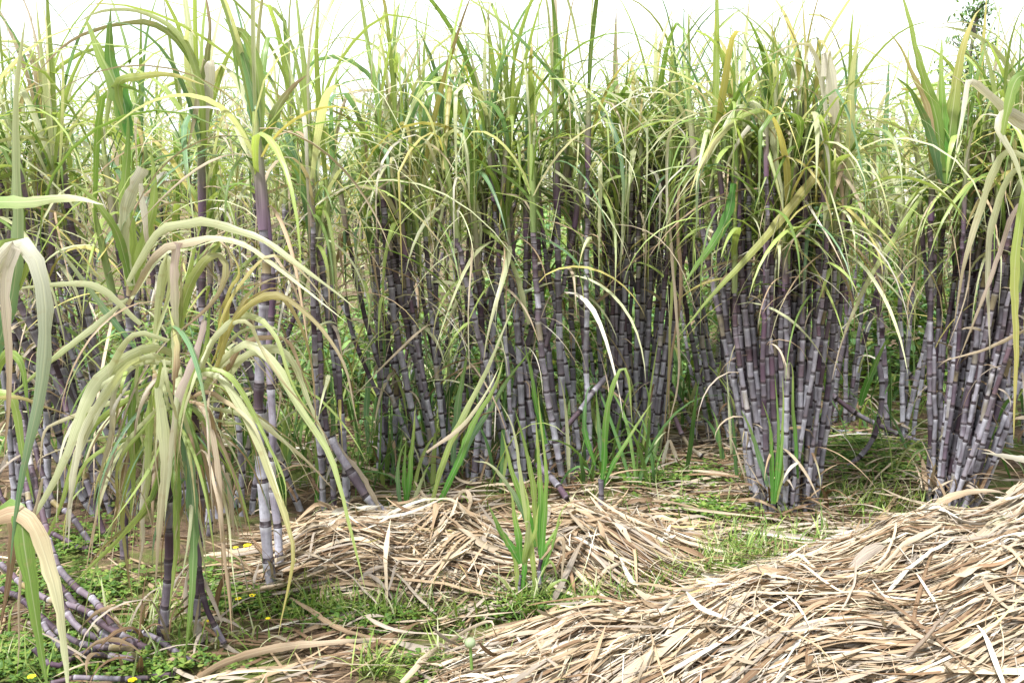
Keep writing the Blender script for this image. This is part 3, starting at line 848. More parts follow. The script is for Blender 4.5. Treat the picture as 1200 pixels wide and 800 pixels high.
Ys = 2.97
shoot(615, 695, 'bright green young cane shoots growing in front of the middle straw pile', wk=.78, blades=[
    (D(Ys, (608, 700), (604, 660), (592, 630), (576, 600)), 8, 'lime', 'green'),
    (D(Ys, (612, 700), (616, 650), (620, 600), (612, 560)), 9, 'green', 'lime'),
    (D(Ys, (630, 700), (636, 640), (640, 570), (634, 500), (630, 455)), 9, 'green', 'lime'),
    (D(Ys, (628, 700), (622, 640), (612, 560), (600, 500), (585, 470)), 9, 'lime', 'pale'),
    (D(Ys, (632, 690), (645, 640), (658, 600), (672, 585)), 6, 'green', 'lime'),
    (D(Ys, (604, 700), (590, 680), (578, 672), (570, 682)), 6, 'lime', 'pale'),
    (D(Ys, (634, 700), (650, 682), (664, 680), (672, 692)), 6, 'lime', 'green'),
    (D(Ys, (630, 660), (655, 630), (660, 650), (658, 690)), 7, 'tan', 'straw'),
    (D(Ys, (610, 660), (595, 635), (580, 608), (572, 590)), 11, 'green', 'green'),
    (D(Ys, (611, 660), (606, 625), (602, 590), (598, 575)), 12, 'green', 'lime'),
    (D(Ys, (613, 660), (618, 630), (620, 612), (612, 612), dy=-.05), 10, 'lime', 'pale'),
    (D(Ys, (614, 665), (625, 625), (632, 590)), 8, 'lime', 'lime'),
    (D(Ys + .1, (628, 640), (616, 600), (602, 555), (588, 505)), 12, 'green', 'lime'),
    (D(Ys + .1, (630, 640), (626, 590), (620, 540), (603, 478)), 10, 'lime', 'green'),
    (D(Ys + .1, (632, 650), (633, 590), (631, 545), (628, 488)), 11, 'green', 'lime'),
    (D(Ys + .15, (622, 620), (600, 575), (575, 545), (555, 540)), 9, 'blue', 'pale'),
    (D(Ys, (636, 660), (640, 640), (652, 620), (660, 605)), 6, 'green', 'lime'),
    (D(Ys, (625, 690), (640, 660), (648, 660), (655, 690)), 6, 'lime', 'green'),
], stems=((D(Ys, (631, 702), (632, 680), (632, 655)), .0075), (D(Ys, (608, 700), (609, 685), (611, 672)), .005)))
Ys = 3.75
shoot(708, 590, 'single green shoot with one leaf folded over, in front of the upright cane stand', [
    (D(Ys, (703, 586), (707, 545), (710, 490), (720, 445), (729, 430), (736, 440), (739, 470), (741, 500), dy=-.03), 11, 'green', 'lime'),
    (D(Ys, (705, 575), (720, 540), (745, 500), (765, 470), dy=.03), 8, 'green', 'lime'),
    (D(Ys + .3, (697, 545), (685, 500), (688, 460), (695, 450)), 9, 'green', 'blue'),
    (D(Ys + .3, (705, 540), (702, 500), (698, 455)), 9, 'blue', 'green'),
], ((D(Ys, (704, 592), (704, 575), (703, 560)), .012),))
Ys = 3.95
shoot(905, 585, 'fresh green blades growing up inside the broad cane fan', [
    (D(Ys - .25, (905, 590), (906, 540), (902, 500), (893, 470)), 8, 'green', 'green'),
    (D(Ys - .25, (907, 590), (912, 530), (911, 480), (908, 438)), 7, 'green', 'green'),
    (D(Ys - .25, (908, 590), (914, 540), (918, 500), (917, 440)), 7, 'green', 'lime'),
    (D(Ys - .25, (900, 570), (888, 530), (878, 500), (868, 480)), 9, 'blue', 'green'),
    (D(Ys - .25, (910, 588), (916, 560), (917, 530), (915, 510)), 6, 'lime', 'green'),
    (D(Ys - .2, (935, 560), (930, 480), (928, 430), (920, 418)), 7, 'green', 'lime'),
])
Ys = 3.6
shoot(478, 600, 'clump of broad green grass blades behind the left end of the middle straw pile', [
    (D(Ys, (475, 600), (480, 560), (483, 520), (487, 475)), 10, 'green', 'lime'),
    (D(Ys, (470, 600), (466, 560), (470, 530), (478, 515)), 8, 'blue', 'green'),
    (D(Ys, (480, 600), (495, 560), (505, 540)), 8, 'pale', 'green'),
    (D(Ys, (478, 600), (474, 560), (476, 510)), 9, 'green', 'green'),
    (D(Ys + .05, (515, 590), (545, 520), (580, 450), (590, 420), dy=.1), 13, 'green', 'lime'),
    (D(Ys + .05, (505, 590), (530, 520), (560, 450), (605, 350), dy=.1), 11, 'lime', 'pale'),
    (D(Ys + .02, (500, 530), (540, 500), (570, 460), (585, 430), dy=.1), 8, 'straw', 'pale'),
])
Ys = 4.1
shoot(520, 560, 'dark green leaning blades among the slender canes', [
    (D(Ys, (530, 545), (536, 480), (545, 430), (548, 400)), 14, 'blue', 'green'),
    (D(Ys, (540, 545), (560, 500), (600, 440), (625, 405)), 10, 'blue', 'green'),
    (D(Ys, (640, 520), (630, 480), (622, 440), (615, 400)), 10, 'green', 'green'),
    (D(Ys, (620, 380), (600, 310), (575, 290), (555, 285), dy=-.1), 10, 'pale', 'green'),
    (D(Ys, (590, 360), (620, 340), (650, 330)), 8, 'blue', 'pale'),
])
Ys = 3.9
shoot(435, 600, 'dark green broad blades under the thin pale leaning cane', [
    (D(Ys + .6, (432, 530), (430, 480), (432, 420), (434, 370)), 11, 'blue', 'blue'),
    (D(Ys + .6, (438, 530), (445, 470), (450, 410), (448, 375)), 11, 'blue', 'blue'),
    (D(Ys, (328, 600), (325, 550), (318, 490), (312, 450)), 9, 'green', 'lime'),
    (D(Ys, (330, 600), (334, 540), (330, 490), (322, 495)), 9, 'green', 'lime'),
    (D(Ys, (370, 600), (372, 560), (368, 500)), 8, 'green', 'lime'),
])
Ys = 4.3
shoot(1030, 500, 'slanting green leaf blades between the broad fan and the dark thin canes', [
    (D(Ys, (1008, 475), (1018, 445), (1030, 418), (1040, 395)), 13, 'green', 'green'),
    (D(Ys, (965, 485), (968, 460), (964, 430)), 8, 'green', 'green'),
])
# tan leaf hanging to the ground beside the upright stand
b = at(785, 545, 4.45); b[2] = 0
root = tag(empty('hanging_dry_leaves', b), 'orange-tan dry leaves hanging to the ground between the upright stand and broad fan', 'dry leaves')
leaves_on(root, None, [
    (D(4.4, (796, 215), (793, 330), (790, 420), (786, 480), (782, 540)), 5, 'tan', 'tan', dict(tw=(0, 1))),
    (D(4.38, (782, 225), (790, 330), (796, 440), (784, 500), (780, 552)), 4, 'straw', 'straw'),
    (D(4.42, (800, 230), (790, 350), (782, 430), (778, 500), (784, 545)), 4, 'lime', 'tan'),
    (D(4.38, (784, 515), (778, 535), (775, 560)), 5, 'white', 'white'),
    (D(4.38, (785, 515), (792, 535), (795, 555)), 5, 'straw', 'white'),
])

# pale leaves that hang before the leaning bundle and fan (parts of a cane each -> one plant at the edge)
b = at(1240, 640, 3.2); b[2] = 0
root = tag(empty('sugarcane_clump', b), 'sugarcane just outside the edge with long pale leaves hanging before the leaning bundle', 'sugarcane', CLUMPS)
px_stalk(root, D(3.2, (1240, 680), (1238, 500), (1232, 300), (1225, 120)), .017)
leaves_on(root, None, [
    (D(3.2, (1228, 130), (1200, 150), (1160, 110), (1135, 95), (1128, 130), (1120, 180), dy=-.1), 10, 'white', 'white'),
    (D(3.15, (1228, 170), (1205, 200), (1192, 300), (1190, 400), (1188, 515)), 11, 'lime', 'yell'),
    (D(3.18, (1228, 160), (1185, 130), (1170, 150), (1190, 190), (1205, 240), dy=-.1), 10, 'white', 'pale'),
    (D(3.15, (1228, 200), (1180, 180), (1150, 240), (1130, 310), (1118, 380), dy=.1), 9, 'pale', 'straw'),
    (D(3.2, (1228, 210), (1190, 200), (1165, 260), (1158, 330), (1160, 420), dy=.1), 8, 'pale', 'white'),
    (D(3.2, (1230, 240), (1195, 240), (1170, 300), (1140, 380), (1120, 430), dy=.1), 6, 'pink', 'straw'),
    (D(3.2, (1215, 380), (1190, 392), (1150, 410), (1100, 425), dy=.2), 5, 'straw', 'straw'),
    (D(3.1, (1240, 540), (1200, 538), (1165, 532), (1150, 530), dy=.0), 9, 'white', 'white'),
    (D(3.12, (1228, 100), (1195, 90), (1180, 130), (1172, 180)), 13, 'green', 'lime'),
])

# ---------------------------------------------------------------- straw heaps
def strands(mb, P, th, L, w, hf, S=12, lift=.02, curl=.4, arch=.02, mix=None, turn=.5, ends=.15):
    N = len(P); ds = L / S
    X = np.zeros((N, S + 1)); Y = np.zeros((N, S + 1))
    X[:, 0], Y[:, 0] = P[:, 0], P[:, 1]
    k = NORM(0, turn, N); a = th - k * L * .5
    for i in range(S):
        X[:, i + 1] = X[:, i] + np.cos(a) * ds; Y[:, i + 1] = Y[:, i] + np.sin(a) * ds; a = a + k * ds + NORM(0, .03, N)
    X += (P[:, 0] - X.mean(1))[:, None]; Y += (P[:, 1] - Y.mean(1))[:, None]
    s = np.linspace(-1, 1, S + 1)[None, :]
    Hh = hf(X, Y)
    # strands span hollows: smooth height along the strand
    for _ in range(3):
        Hh[:, 1:-1] = np.maximum(Hh[:, 1:-1], .5 * (Hh[:, :-2] + Hh[:, 2:]) * .995)
    up = (U(0, 1, (N, 1)) < ends) * U(.02, .09, (N, 1)) * np.clip(s * np.where(U(0, 1, (N, 1)) < .5, 1, -1), 0, 1) ** 2.5
    Z = Hh + gz(X, Y) + (U(.002, 1, (N, 1)) ** 1.6) * lift + arch * U(0, 1, (N, 1)) * (1 - s ** 2) + up
    C = np.stack([X, Y, Z], -1)
    side = np.stack([-np.sin(th), np.cos(th), np.zeros(N)], -1)
    q = (s + 1) / 2
    W = w[:, None] * np.clip(np.minimum(q / .08 + .35, (1 - q) / .35 + .12), 0, 1) * (1 + .12 * np.sin(q * U(5, 14, (N, 1)) + U(0, 6, (N, 1))))
    tw = NORM(0, .35, (N, 1)) + NORM(0, curl, (N, 1)) * s + .3 * np.sin(s * U(1, 5, (N, 1)) + U(0, 6, (N, 1)))
    mix = mix or dict(straw=4.5, tan=2.2, white=1.6, grey=1.6, brown=.7)
    cl = leaf_colors(N, S + 1, mix, .15) * U(.8, 1.15, (N, 1, 1))
    ribbons(mb, C, side, W, tw, U(-.6, .7, N), cl)


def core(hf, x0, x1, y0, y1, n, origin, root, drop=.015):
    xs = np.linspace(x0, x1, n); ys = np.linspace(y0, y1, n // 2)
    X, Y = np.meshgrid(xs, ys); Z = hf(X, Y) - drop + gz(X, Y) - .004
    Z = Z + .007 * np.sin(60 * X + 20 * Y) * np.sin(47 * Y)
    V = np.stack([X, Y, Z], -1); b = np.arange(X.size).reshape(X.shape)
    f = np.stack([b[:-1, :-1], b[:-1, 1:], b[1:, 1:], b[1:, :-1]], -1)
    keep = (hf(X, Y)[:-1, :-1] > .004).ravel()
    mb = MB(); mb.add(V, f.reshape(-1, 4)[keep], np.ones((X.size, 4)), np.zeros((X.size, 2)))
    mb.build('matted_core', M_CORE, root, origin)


def sample(hf, x0, x1, y0, y1, n, thr=.012):
    out = np.zeros((0, 2))
    while len(out) < n:
        p = np.stack([U(x0, x1, 4 * n), U(y0, y1, 4 * n)], -1)
        out = np.vstack([out, p[hf(p[:, 0], p[:, 1]) > thr]])
    return out[:n]


reseed(77)
# big heap
o0 = np.array([1.2, 2.6, 0.])
big = tag(empty('straw_heap', o0), 'big heap of pale dry cane leaves sprawling across the nearest corner of ground', 'straw heap', 'heaps of dry cane leaves')
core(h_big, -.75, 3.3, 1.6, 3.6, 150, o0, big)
P = sample(h_big, -.22, 2.4, 2.0, 3.5, 8800, .018)


def th_big(P):
    right = R(16) + .25 * np.sin(3 * P[:, 0] + 2) - .25 * (P[:, 1] - 2.8)
    # left lobe: fanning out from the top (0.75, 2.78)
    fan = np.arctan2(2.95 - P[:, 1], .95 - P[:, 0])
    k = np.clip((.80 - P[:, 0]) / .35, 0, 1)
    lock = .20 * np.sin(7 * P[:, 0] + 5 * P[:, 1]) * np.sin(8 * P[:, 1] - 5 * P[:, 0] + 1)
    return right * (1 - k) + fan * k + lock


th = th_big(P)
mb = MB(); strands(mb, P, th + NORM(0, .15, len(P)), U(.2, .8, len(P)) * np.clip((P[:, 0] + .3) / .6, .35, 1), .0014 + .0056 * U(0, 1, len(P)) ** 1.5, h_big, lift=.065, mix=dict(straw=4.4, tan=3, white=1.0, grey=2.2, brown=2.2))
n = 1000; P2 = sample(h_big, -.2, 2.6, 1.9, 3.5, n); strands(mb, P2, th_big(P2) + NORM(0, .9, n), U(.10, .4, n), U(.002, .007, n), h_big, lift=.075, arch=.03, curl=1.1, ends=.4, turn=1.6)
n = 520; P2 = sample(h_big, -.05, 2.6, 1.9, 3.5, n); strands(mb, P2, th_big(P2) + NORM(0, .4, n), U(.15, .6, n), U(.008, .016, n), h_big, lift=.07, curl=.6, ends=.3)
n = 150; P2 = sample(h_big, -.05, 2.6, 1.9, 3.5, n); strands(mb, P2, th_big(P2) + NORM(0, .5, n), U(.3, .9, n), U(.003, .006, n), h_big, lift=.08, curl=.2, turn=.15, arch=.04, mix=dict(brown=2, grey=2, tan=1))
n = 3000; P2 = sample(h_big, -.2, 2.4, 2.0, 3.5, n); strands(mb, P2, th_big(P2) + NORM(0, .8, n), U(.04, .22, n), U(.0006, .002, n), h_big, S=6, lift=.085, turn=2.5, arch=.02)
mb.build('dry_leaves', M_STRAW, big, o0)

reseed(98)
# middle pile
o1 = np.array([-.1, 3.45, 0.])
mid = tag(empty('straw_heap', o1), 'low flattened pile of combed dry cane leaves behind the young green shoots', 'straw heap', 'heaps of dry cane leaves')
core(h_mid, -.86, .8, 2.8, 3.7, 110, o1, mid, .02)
P = sample(h_mid, -.80, .62, 2.85, 3.6, 3000, .012)


def th_mid(P):
    left = R(4) + .25 * np.sin(4 * P[:, 0]) + .5 * (3.2 - P[:, 1])
    fan = np.arctan2(P[:, 1] - 3.50, P[:, 0] - (-.2))
    k = np.clip((P[:, 0] - .0) / .15, 0, 1)
    return left * (1 - k) + fan * k


mb = MB(); strands(mb, P, th_mid(P) + NORM(0, .12, len(P)), U(.22, .65, len(P)), .0018 + .0060 * U(0, 1, len(P)) ** 1.6, h_mid, lift=.045, turn=.25, mix=dict(straw=3, tan=3.4, white=.4, grey=2, brown=2.4))
n = 190; P2 = np.stack([NORM(-.21, .06, n), NORM(3.12, .09, n)], -1)
strands(mb, P2, R(232) + NORM(0, .15, n), U(.2, .42, n), U(.003, .007, n), h_mid, lift=.05, arch=.03, mix=dict(straw=3, tan=3), turn=2)
n = 200; P2 = sample(h_mid, -.8, .6, 2.85, 3.6, n); strands(mb, P2, U(0, 6.28, n), U(.1, .3, n), U(.003, .011, n), h_mid, lift=.05, arch=.05, curl=1.2, ends=.5)
n = 900; P2 = sample(h_mid, -.8, .6, 2.85, 3.6, n); strands(mb, P2, U(0, 6.28, n), U(.04, .2, n), U(.0006, .002, n), h_mid, S=6, lift=.06, turn=2.5)
mb.build('dry_leaves', M_STRAW, mid, o1)

reseed(98)
# loose litter on the ground
flat = lambda x, y: np.zeros_like(x)
mb = MB()
n = 4200; P = np.stack([U(-3.6, 3.6, n), 2.2 + 6 * U(0, 1, n) ** 1.5], -1)
nz = np.sin(2.1 * P[:, 0] + 1.3) * np.sin(1.9 * P[:, 1] + .4) + .4 * np.sin(5 * P[:, 0] - 3 * P[:, 1])
px_ = 600 + P[:, 0] / P[:, 1] * FPX
keep = (nz > -.35) & (heaped(P[:, 0], P[:, 1]) < .03) & ~((px_ < 230) & (P[:, 1] < 3.2) & (U(0, 1, n) < .35))
P = P[keep]; n = len(P)
strands(mb, P, R(5) + NORM(0, .7, n), U(.08, .45, n), U(.002, .007, n), flat, lift=.02, arch=.012, curl=.6, mix=dict(straw=1.8, tan=2, grey=2.8, brown=3, white=.2))
# thicker spread between the heaps
for cx, cy, sx, sy, n, a0 in ((-.42, 2.60, .26, .12, 45, 12), (.95, 3.75, .4, .2, 200, -8), (.35, 4.0, .5, .2, 30, -5), (-.25, 2.95, .25, .08, 110, 30), (.85, 3.25, .25, .15, 40, 20), (.8, 4.6, .6, .25, 360, 0), (1.6, 4.3, .4, .3, 260, 8), (-.3, 4.1, .5, .2, 40, 0)):
    P = np.stack([NORM(cx, sx, n), NORM(cy, sy, n)], -1)
    P = P[heaped(P[:, 0], P[:, 1]) < .03]; m_ = len(P)
    strands(mb, P, R(a0) + NORM(0, .45, m_), U(.12, .55, m_), U(.002, .007, m_), flat, lift=.04, arch=.03, curl=.5, mix=dict(straw=2.6, tan=2.4, grey=2.6, brown=2.2, white=.3))
tag(mb.build('leaf_litter', M_STRAW), 'loose dry leaf litter spread on the soil', 'leaf litter', kind='stuff')

# a few big dry pieces on and beside the heaps
BITS = [
    ('sheath_piece', 'wide pale dry sheath lying on top of the big heap near the corner', [(1082, 758, 2.5), (1110, 768, 2.46), (1140, 780, 2.42), (1164, 792, 2.38)], 22, 'white', 'straw'),
    ('dry_leaf', 'pale flat leaf along the upper edge of the big heap near the bare soil', [(965, 634, 3.0), (1000, 623, 3.05), (1030, 619, 3.1), (1055, 616, 3.1)], 10, 'white', 'straw'),
    ('dry_leaf', 'curled tan leaf at the ridge under the leaning bundle', [(1085, 597, 3.15), (1120, 580, 3.15), (1160, 575, 3.15), (1180, 578, 3.15)], 10, 'tan', 'straw'),
    ('dry_leaf', 'long flat dry leaf lying on the ground towards the bent dark stems', [(228, 796, 2.47), (265, 776, 2.53), (330, 757, 2.6), (420, 750, 2.62), (480, 748, 2.62)], 11, 'tan', 'straw'),
    ('dry_leaf', 'straight brown leaf slanting on the ground below the middle pile', [(340, 700, 2.95), (390, 730, 2.8), (440, 748, 2.72), (480, 770, 2.62)], 7, 'tan', 'brown'),
    ('dry_leaf', 'pale folded leaf arching at the left tip of the big heap', [(470, 800, 2.44), (500, 770, 2.5), (540, 742, 2.58), (575, 728, 2.66), (578, 742, 2.62)], 9, 'straw', 'straw'),
    ('dry_leaf', 'pale leaf curled into a loop on the middle pile beside the lone canes', [(668, 600, 3.5), (672, 580, 3.5), (690, 566, 3.48), (702, 572, 3.46), (690, 592, 3.42)], 5, 'straw', 'straw'),
    ('dry_leaf', 'pale looped leaf on the back of the middle pile', [(530, 585, 3.7), (545, 575, 3.65), (552, 585, 3.6), (546, 605, 3.55)], 6, 'straw', 'tan'),
]
for nm, lab, pts, w, c0, c1 in BITS:
    q = [(x, y, min(Y, 99)) for x, y, Y in pts]
    # rest on whatever lies below
    P = np.array([at(*p) for p in q])
    for i, p in enumerate(P):
        t = CAM; d = nrm(p - CAM)
        for s_ in np.arange(2.0, 8.0, .01):
            x = CAM + d * s_
            if x[2] <= heaped(x[0], x[1]) + gz(x[0], x[1]) + .045:
                break
        if np.linalg.norm(x - CAM) < np.linalg.norm(p - CAM) + .6: q[i] = (q[i][0], q[i][1], x[1])
    mb = MB(); leaf_line(mb, q, w, c0, c1, tw=(.2, -.3), fold=.35)
    o = at(*q[0]); tag(mb.build(nm, M_STRAW, None, o), lab, 'dry leaf', 'large dry leaf pieces')
mb = MB(); P = np.array([at(1048, 785, 2.42), at(1080, 752, 2.42), at(1118, 708, 2.46)])
cs = np.tile([.20, .15, .11, .5], (20, 1)); cs[15:, :3] *= np.linspace(.8, .2, 5)[:, None]
tube(mb, catmull(P, 20) + NORM(0, .001, (20, 3)), np.linspace(.009, .0035, 20), cs, np.linspace(0, 1, 20), 8)
tag(mb.build('dry_stick', M_DRY, None, P[0]), 'dark tipped dry stick poking up out of the big heap', 'stick')


reseed(560)
# ---------------------------------------------------------------- ground plants
def clover(mb, P, z, sz, mix):
    N = len(P)
    for k in range(3):
        a = U(0, 6.28, N) if k == 0 else a + 2.09
        el = U(-.2, .5, N)
        C0 = np.stack([P[:, 0], P[:, 1], z], -1)
        d = np.stack([np.cos(a) * np.cos(el), np.sin(a) * np.cos(el), np.sin(el)], -1)
        C = C0[:, None, :] + d[:, None, :] * (np.array([0, .45, .8, 1.0])[None, :, None] * (sz * 2.0)[:, None, None])
        side = np.stack([-np.sin(a), np.cos(a), np.zeros(N)], -1)
        W = sz[:, None] * np.array([.15, .75, 1.0, .45])[None, :]
        ribbons(mb, C, side, W, np.zeros((N, 4)), np.full(N, .25), leaf_colors(N, 4, mix, 0))


def patch_pts(patches):
    out = []
    for px, py, sx, sy, n in patches:
        c = gpt(px, py); k = c[1] / FPX
        out.append(np.stack([NORM(c[0], sx * k, n), c[1] + NORM(0, sy * k * c[1] / CAM_H, n)], -1))
    P = np.vstack(out)
    return P[(P[:, 1] > 2.0) & (heaped(P[:, 0], P[:, 1]) < .05)]


PAL['w1'] = np.array([.095, .185, .03]); PAL['w2'] = np.array([.17, .26, .045]); PAL['w3'] = np.array([.07, .15, .03]); PAL['w4'] = np.array([.24, .28, .07])
WM = dict(w1=3, w2=3, w3=2, w4=1)
mb = MB()
P = patch_pts([(40, 775, 50, 16, 600), (110, 700, 30, 12, 300), (10, 700, 30, 15, 200), (170, 790, 50, 10, 220), (90, 640, 40, 18, 450), (275, 712, 26, 8, 220), (370, 715, 26, 6, 120), (440, 715, 60, 14, 500), (250, 690, 30, 14, 180), (540, 790, 40, 12, 250)])
clover(mb, P, gz(P[:, 0], P[:, 1]) + U(.005, .045, len(P)), U(.003, .010, len(P)), WM)
P = patch_pts([(1030, 545, 45, 12, 1500), (830, 607, 25, 5, 300), (1000, 530, 50, 18, 900), (780, 560, 50, 12, 500), (545, 520, 80, 20, 900), (1060, 460, 60, 25, 900), (850, 680, 30, 12, 400), (640, 705, 50, 8, 400), (480, 530, 60, 20, 600)])
clover(mb, P, gz(P[:, 0], P[:, 1]) + U(.005, .05, len(P)), U(.005, .011, len(P)), WM)
tag(mb.build('clover', M_WEED), 'low green clover and moss covering the soil in patches', 'clover', kind='stuff')

# short grass
mb = MB()
P = patch_pts([(440, 715, 70, 12, 900), (650, 705, 60, 10, 700), (870, 665, 30, 14, 500), (780, 690, 35, 8, 300), (900, 640, 60, 20, 300), (1000, 590, 70, 10, 350), (560, 790, 40, 10, 120), (120, 760, 120, 30, 500), (700, 600, 200, 30, 300), (440, 795, 12, 5, 60)])
n = len(P)
P3 = np.stack([P[:, 0], P[:, 1], gz(P[:, 0], P[:, 1])], -1)
C, sd_ = arc_leaves(P3, U(0, 6.28, n), U(.7, 1.5, n), U(-.6, 1.2, n), U(.04, .16, n), U(1, 2, n), 5)
ribbons(mb, C, sd_, leaf_width(U(.0015, .004, n), 6), np.zeros((n, 6)), U(.2, .5, n), leaf_colors(n, 6, dict(w1=3, w2=3, lime=2, pale=1), .3))
tag(mb.build('grass', M_WEED), 'short grass blades growing through the litter', 'grass', kind='stuff')

# taller weeds behind the first rows
mb = MB()


def weeds(cx, cy, sx, sy, h, n, mix):
    P = np.stack([NORM(cx, sx, n), NORM(cy, sy, n)], -1)
    z = np.abs(U(0, 1, n)) ** .8 * h * (1 + .3 * np.sin(6 * P[:, 0]))
    a = U(0, 6.28, n); el = U(-.6, .9, n); L = U(.03, .09, n)
    C, sd_ = arc_leaves(np.stack([P[:, 0], P[:, 1], z], -1), a, el, el - U(.2, 1, n), L, np.ones(n), 3)
    ribbons(mb, C, sd_, L[:, None] * np.array([.08, .26, .2, .03])[None, :], np.zeros((n, 4)), np.full(n, .2), leaf_colors(n, 4, mix, 0))


n = 900
px_ = np.concatenate([U(300, 800, 560), U(-80, 300, 200), U(800, 1250, 140)])
Yb = U(4.0, 6.6, n); Pb = np.stack([(px_ - 600) / FPX * Yb, Yb, np.zeros(n)], -1)
cl_ = np.round(Pb[:, :2] / .32) * .32 + .1 * np.sin(Pb[:, :1] * 9)                # gather them into tufts
Pb[:, :2] = cl_ + NORM(0, .035, (n, 2)); Pb[:, 2] = gz(Pb[:, 0], Pb[:, 1]) - .01
C, sd_ = arc_leaves(Pb, U(0, 6.28, n), U(1.1, 1.55, n), U(-1.2, 1.2, n), U(.2, .75, n), U(1.0, 2.5, n), 9)
PAL['b1'] = np.array([.08, .17, .05]); PAL['b2'] = np.array([.15, .26, .07])
ok = Pb[:, 1] > 3.95
ribbons(mb, C[ok], sd_[ok], leaf_width(U(.004, .013, n), 10)[ok], (NORM(0, .6, (n, 1)) * np.linspace(0, 1, 10)[None])[ok], U(.2, .5, n)[ok], leaf_colors(n, 10, dict(b1=3, b2=3, lime=1, pale=.6), .3)[ok])
PAL['t1'] = np.array([.14, .29, .11]); PAL['t2'] = np.array([.25, .40, .12])
for px, Y, sxp, h, n in ((1045, 6.6, 60, .95, 5200), (660, 6.6, 60, .9, 4200), (540, 6.3, 70, .45, 2200), (860, 7.0, 90, .7, 2600), (360, 6.2, 120, .5, 3000), (120, 6.0, 150, .5, 2600), (1190, 6.5, 70, .7, 2200), (760, 6.5, 60, .6, 2000)):
    c = at(px, 400, Y); weeds(c[0], Y, sxp * Y / FPX, .45, h, n, dict(t1=3, t2=3, w2=2, w4=1.2))
tag(mb.build('undergrowth', M_WEED), 'bright green weeds filling the gaps between the cane rows', 'weeds', kind='stuff')

# ---------------------------------------------------------------- flowers
FLOW = [
    (290, 641, 'double yellow flower head between the tall front cane and leaf fountain', .014),
    (276, 641, 'small yellow flower just beside the double yellow flower head', .009),
    (296, 697, 'larger yellow flower in the clover in front of the tall front cane', .010),
    (279, 701, 'smaller yellow flower in the clover in front of the tall front cane', .009),
    (246, 727, 'orange-yellow flower beside the purple stem of the leaf fountain', .009),
    (314, 724, 'faint yellow flower in the straw below the tall front cane', .007),
    (155, 796, 'yellow flower in front of the bent dark stems', .011),
    (37, 792, 'yellow flower in the clover below the two hanging edge leaves', .010),
    (489, 677, 'yellow flower in the shadow of the middle straw pile', .009),
    (845, 553, 'yellow flower on the litter left of the broad cane fan', .008),
    (974, 511, 'yellow flower at the right side of the broad cane fan', .008),
    (237, 702, 'yellow flower half hidden under the drooping leaves', .008),
]
for px, py, lab, r in FLOW:
    g0 = gpt(px, py); top = at(px, py, g0[1] - .10); 
    b = np.array([top[0], top[1], gz(top[0], top[1])])
    root = tag(empty('yellow_flower', b), lab, 'flower', 'yellow clover flowers')
    ms = MB(); K = 5; Cst = b[None] + (top - b)[None] * np.linspace(0, 1, K)[:, None]
    tube(ms, Cst, np.full(K, .0012), np.ones((K, 4)), np.zeros(K), 5); ms.build('stem', M_STEM, root, b)
    mp_ = MB()
    for layer in range(2 if r > .013 else 1):
        n = 6; a = np.arange(n) * 1.047 + layer * .5; el = np.full(n, .5 + .3 * layer)
        C, sd_ = arc_leaves(np.repeat(top[None], n, 0) + np.array([0, 0, .004 * layer]), a, el, el - .9, np.full(n, r * 1.15), np.ones(n), 4, 0.0)
        ribbons(mp_, C, sd_, r * np.array([[.2, .5, .6, .5, .2]]) * np.ones((n, 1)), np.zeros((n, 5)), np.full(n, -.2), np.ones((n, 5, 3)))
    mp_.build('petals', M_FLOWER, root, b)

# onion-like bud on a green stalk
b = at(556, 830, 2.36); b[2] = 0; top = at(551, 757, 2.36)
root = tag(empty('flower_bud', b), 'pale green round bud on a thick green stalk before the big heap', 'flower bud')
ms = MB(); K = 6; C = b[None] + (top - b)[None] * np.linspace(0, 1, K)[:, None]; tube(ms, C, np.linspace(.005, .004, K), np.ones((K, 4)), np.zeros(K), 8); ms.build('stem', M_STEM, root, b)
ms = MB(); ph = np.linspace(.05, math.pi - .05, 8)
C = top[None] - np.array([[0, 0, 1]]) * (np.cos(ph) * .014)[:, None] + np.array([0, 0, .010]); cc = np.ones((8, 4)); cc[:, :3] = (.33, .40, .24)
tube(ms, C, np.sin(ph) * .015, cc, ph, 10); ms.build('bud', M_WEED, root, b)

# ---------------------------------------------------------------- tree in the distance
tb = at(1112, 400, 15.0); tb[2] = 0
tree = tag(empty('distant_tree', tb), 'slim tree with sparse small leaves showing above the canes', 'tree')
ms = MB(); tz = at(1112, 8, 15.0)[2]
zz = np.linspace(0, tz, 14); C = np.stack([tb[0] + .05 * np.sin(zz * 2), np.full(14, tb[1]), zz], -1); cc = np.ones((14, 4)); cc[:, :3] = (.10, .085, .07)
tube(ms, C, np.linspace(.10, .012, 14), cc, zz, 8)
crown = MB()
for i in range(34):
    z0 = U(.42, .98) * tz; a = U(0, 6.28); Lb = U(.25, .55) * (1.25 - z0 / tz) * 2.2
    p0 = np.array([tb[0] + .05 * math.sin(z0 * 2), tb[1], z0]); d = np.array([math.cos(a) * .8, math.sin(a) * .8, U(.3, .9)])
    C = p0[None] + d[None] * (np.linspace(0, 1, 5) * Lb)[:, None]
    tube(ms, C, np.linspace(.016, .004, 5), np.tile([.1, .085, .07, 1.], (5, 1)), np.linspace(0, 1, 5), 5)
    n = 46; q = U(.25, 1.1, n); Pl = p0[None] + d[None] * (q * Lb)[:, None] + NORM(0, .06, (n, 3))
    el = U(-1, .6, n); Cl, sd_ = arc_leaves(Pl, U(0, 6.28, n), el, el - .5, U(.05, .10, n), np.ones(n), 3)
    ribbons(crown, Cl, sd_, U(.012, .022, n)[:, None] * np.array([[.3, 1, .8, .1]]), np.zeros((n, 4)), np.full(n, .2), leaf_colors(n, 4, dict(blue=3, green=2), 0))
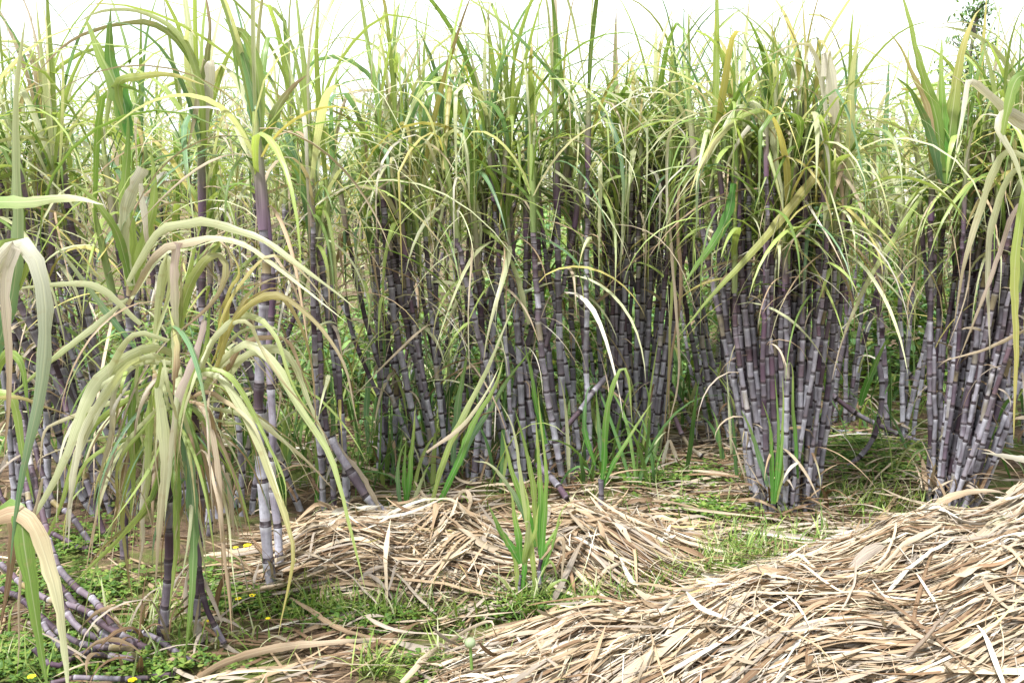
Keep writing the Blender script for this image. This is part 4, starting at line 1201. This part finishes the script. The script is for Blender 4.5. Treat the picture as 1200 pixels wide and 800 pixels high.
ms.build('trunk', M_BARK, tree, tb); crown.build('crown', M_WEED, tree, tb)

# ---------------------------------------------------------------- camera, light, sky
cam = bpy.data.cameras.new('camera'); co = bpy.data.objects.new('camera', cam); col.objects.link(co)
co.location = CAM; co.rotation_euler = (R(90) - PITCH, 0, 0)
cam.sensor_width = 36; cam.lens = 36 * FPX / 1200; cam.clip_start = .05; cam.clip_end = 1000
sc = bpy.context.scene; sc.camera = co

SUN_EL, SUN_AZ = R(64), R(-40)        # azimuth measured from behind the camera, towards the left
sun = bpy.data.lights.new('sun', 'SUN'); so = bpy.data.objects.new('sun', sun); col.objects.link(so)
sun.energy = 3.5; sun.angle = R(7); sun.color = (1, .99, .985)
sdir = np.array([math.sin(SUN_AZ) * math.cos(SUN_EL), -math.cos(SUN_AZ) * math.cos(SUN_EL), math.sin(SUN_EL)])   # towards the sun
from mathutils import Vector
so.rotation_euler = Vector(sdir).to_track_quat('Z', 'Y').to_euler()

w = bpy.data.worlds.new('World'); sc.world = w; w.use_nodes = True
nt = w.node_tree; nt.nodes.clear()
sky = nt.nodes.new('ShaderNodeTexSky'); sky.sky_type = 'NISHITA'; sky.sun_disc = False
sky.sun_elevation = SUN_EL; sky.sun_rotation = math.atan2(sdir[0], sdir[1]); sky.dust_density = 3.0; sky.air_density = 1.2
hs = nt.nodes.new('ShaderNodeHueSaturation'); hs.inputs['Saturation'].default_value = .30
nt.links.new(sky.outputs[0], hs.inputs['Color'])
ov = nt.nodes.new('ShaderNodeMix'); ov.data_type = 'RGBA'; ov.inputs[0].default_value = .55
nt.links.new(hs.outputs[0], ov.inputs[6]); ov.inputs[7].default_value = (8.5, 8.75, 9.1, 1)      # thin bright overcast
bg = nt.nodes.new('ShaderNodeBackground'); bg.inputs['Strength'].default_value = .098
nt.links.new(ov.outputs[2], bg.inputs['Color'])
wo = nt.nodes.new('ShaderNodeOutputWorld'); nt.links.new(bg.outputs[0], wo.inputs['Surface'])

vs = sc.view_settings
vs.view_transform = 'Standard'; vs.look = 'None'; vs.gamma = 1; vs.use_curve_mapping = False; vs.exposure = 1.48
sc.render.engine = 'CYCLES'
cy = sc.cycles
cy.max_bounces = 6; cy.diffuse_bounces = 3; cy.glossy_bounces = 2; cy.transmission_bounces = 4; cy.transparent_max_bounces = 4
cy.use_denoising = True
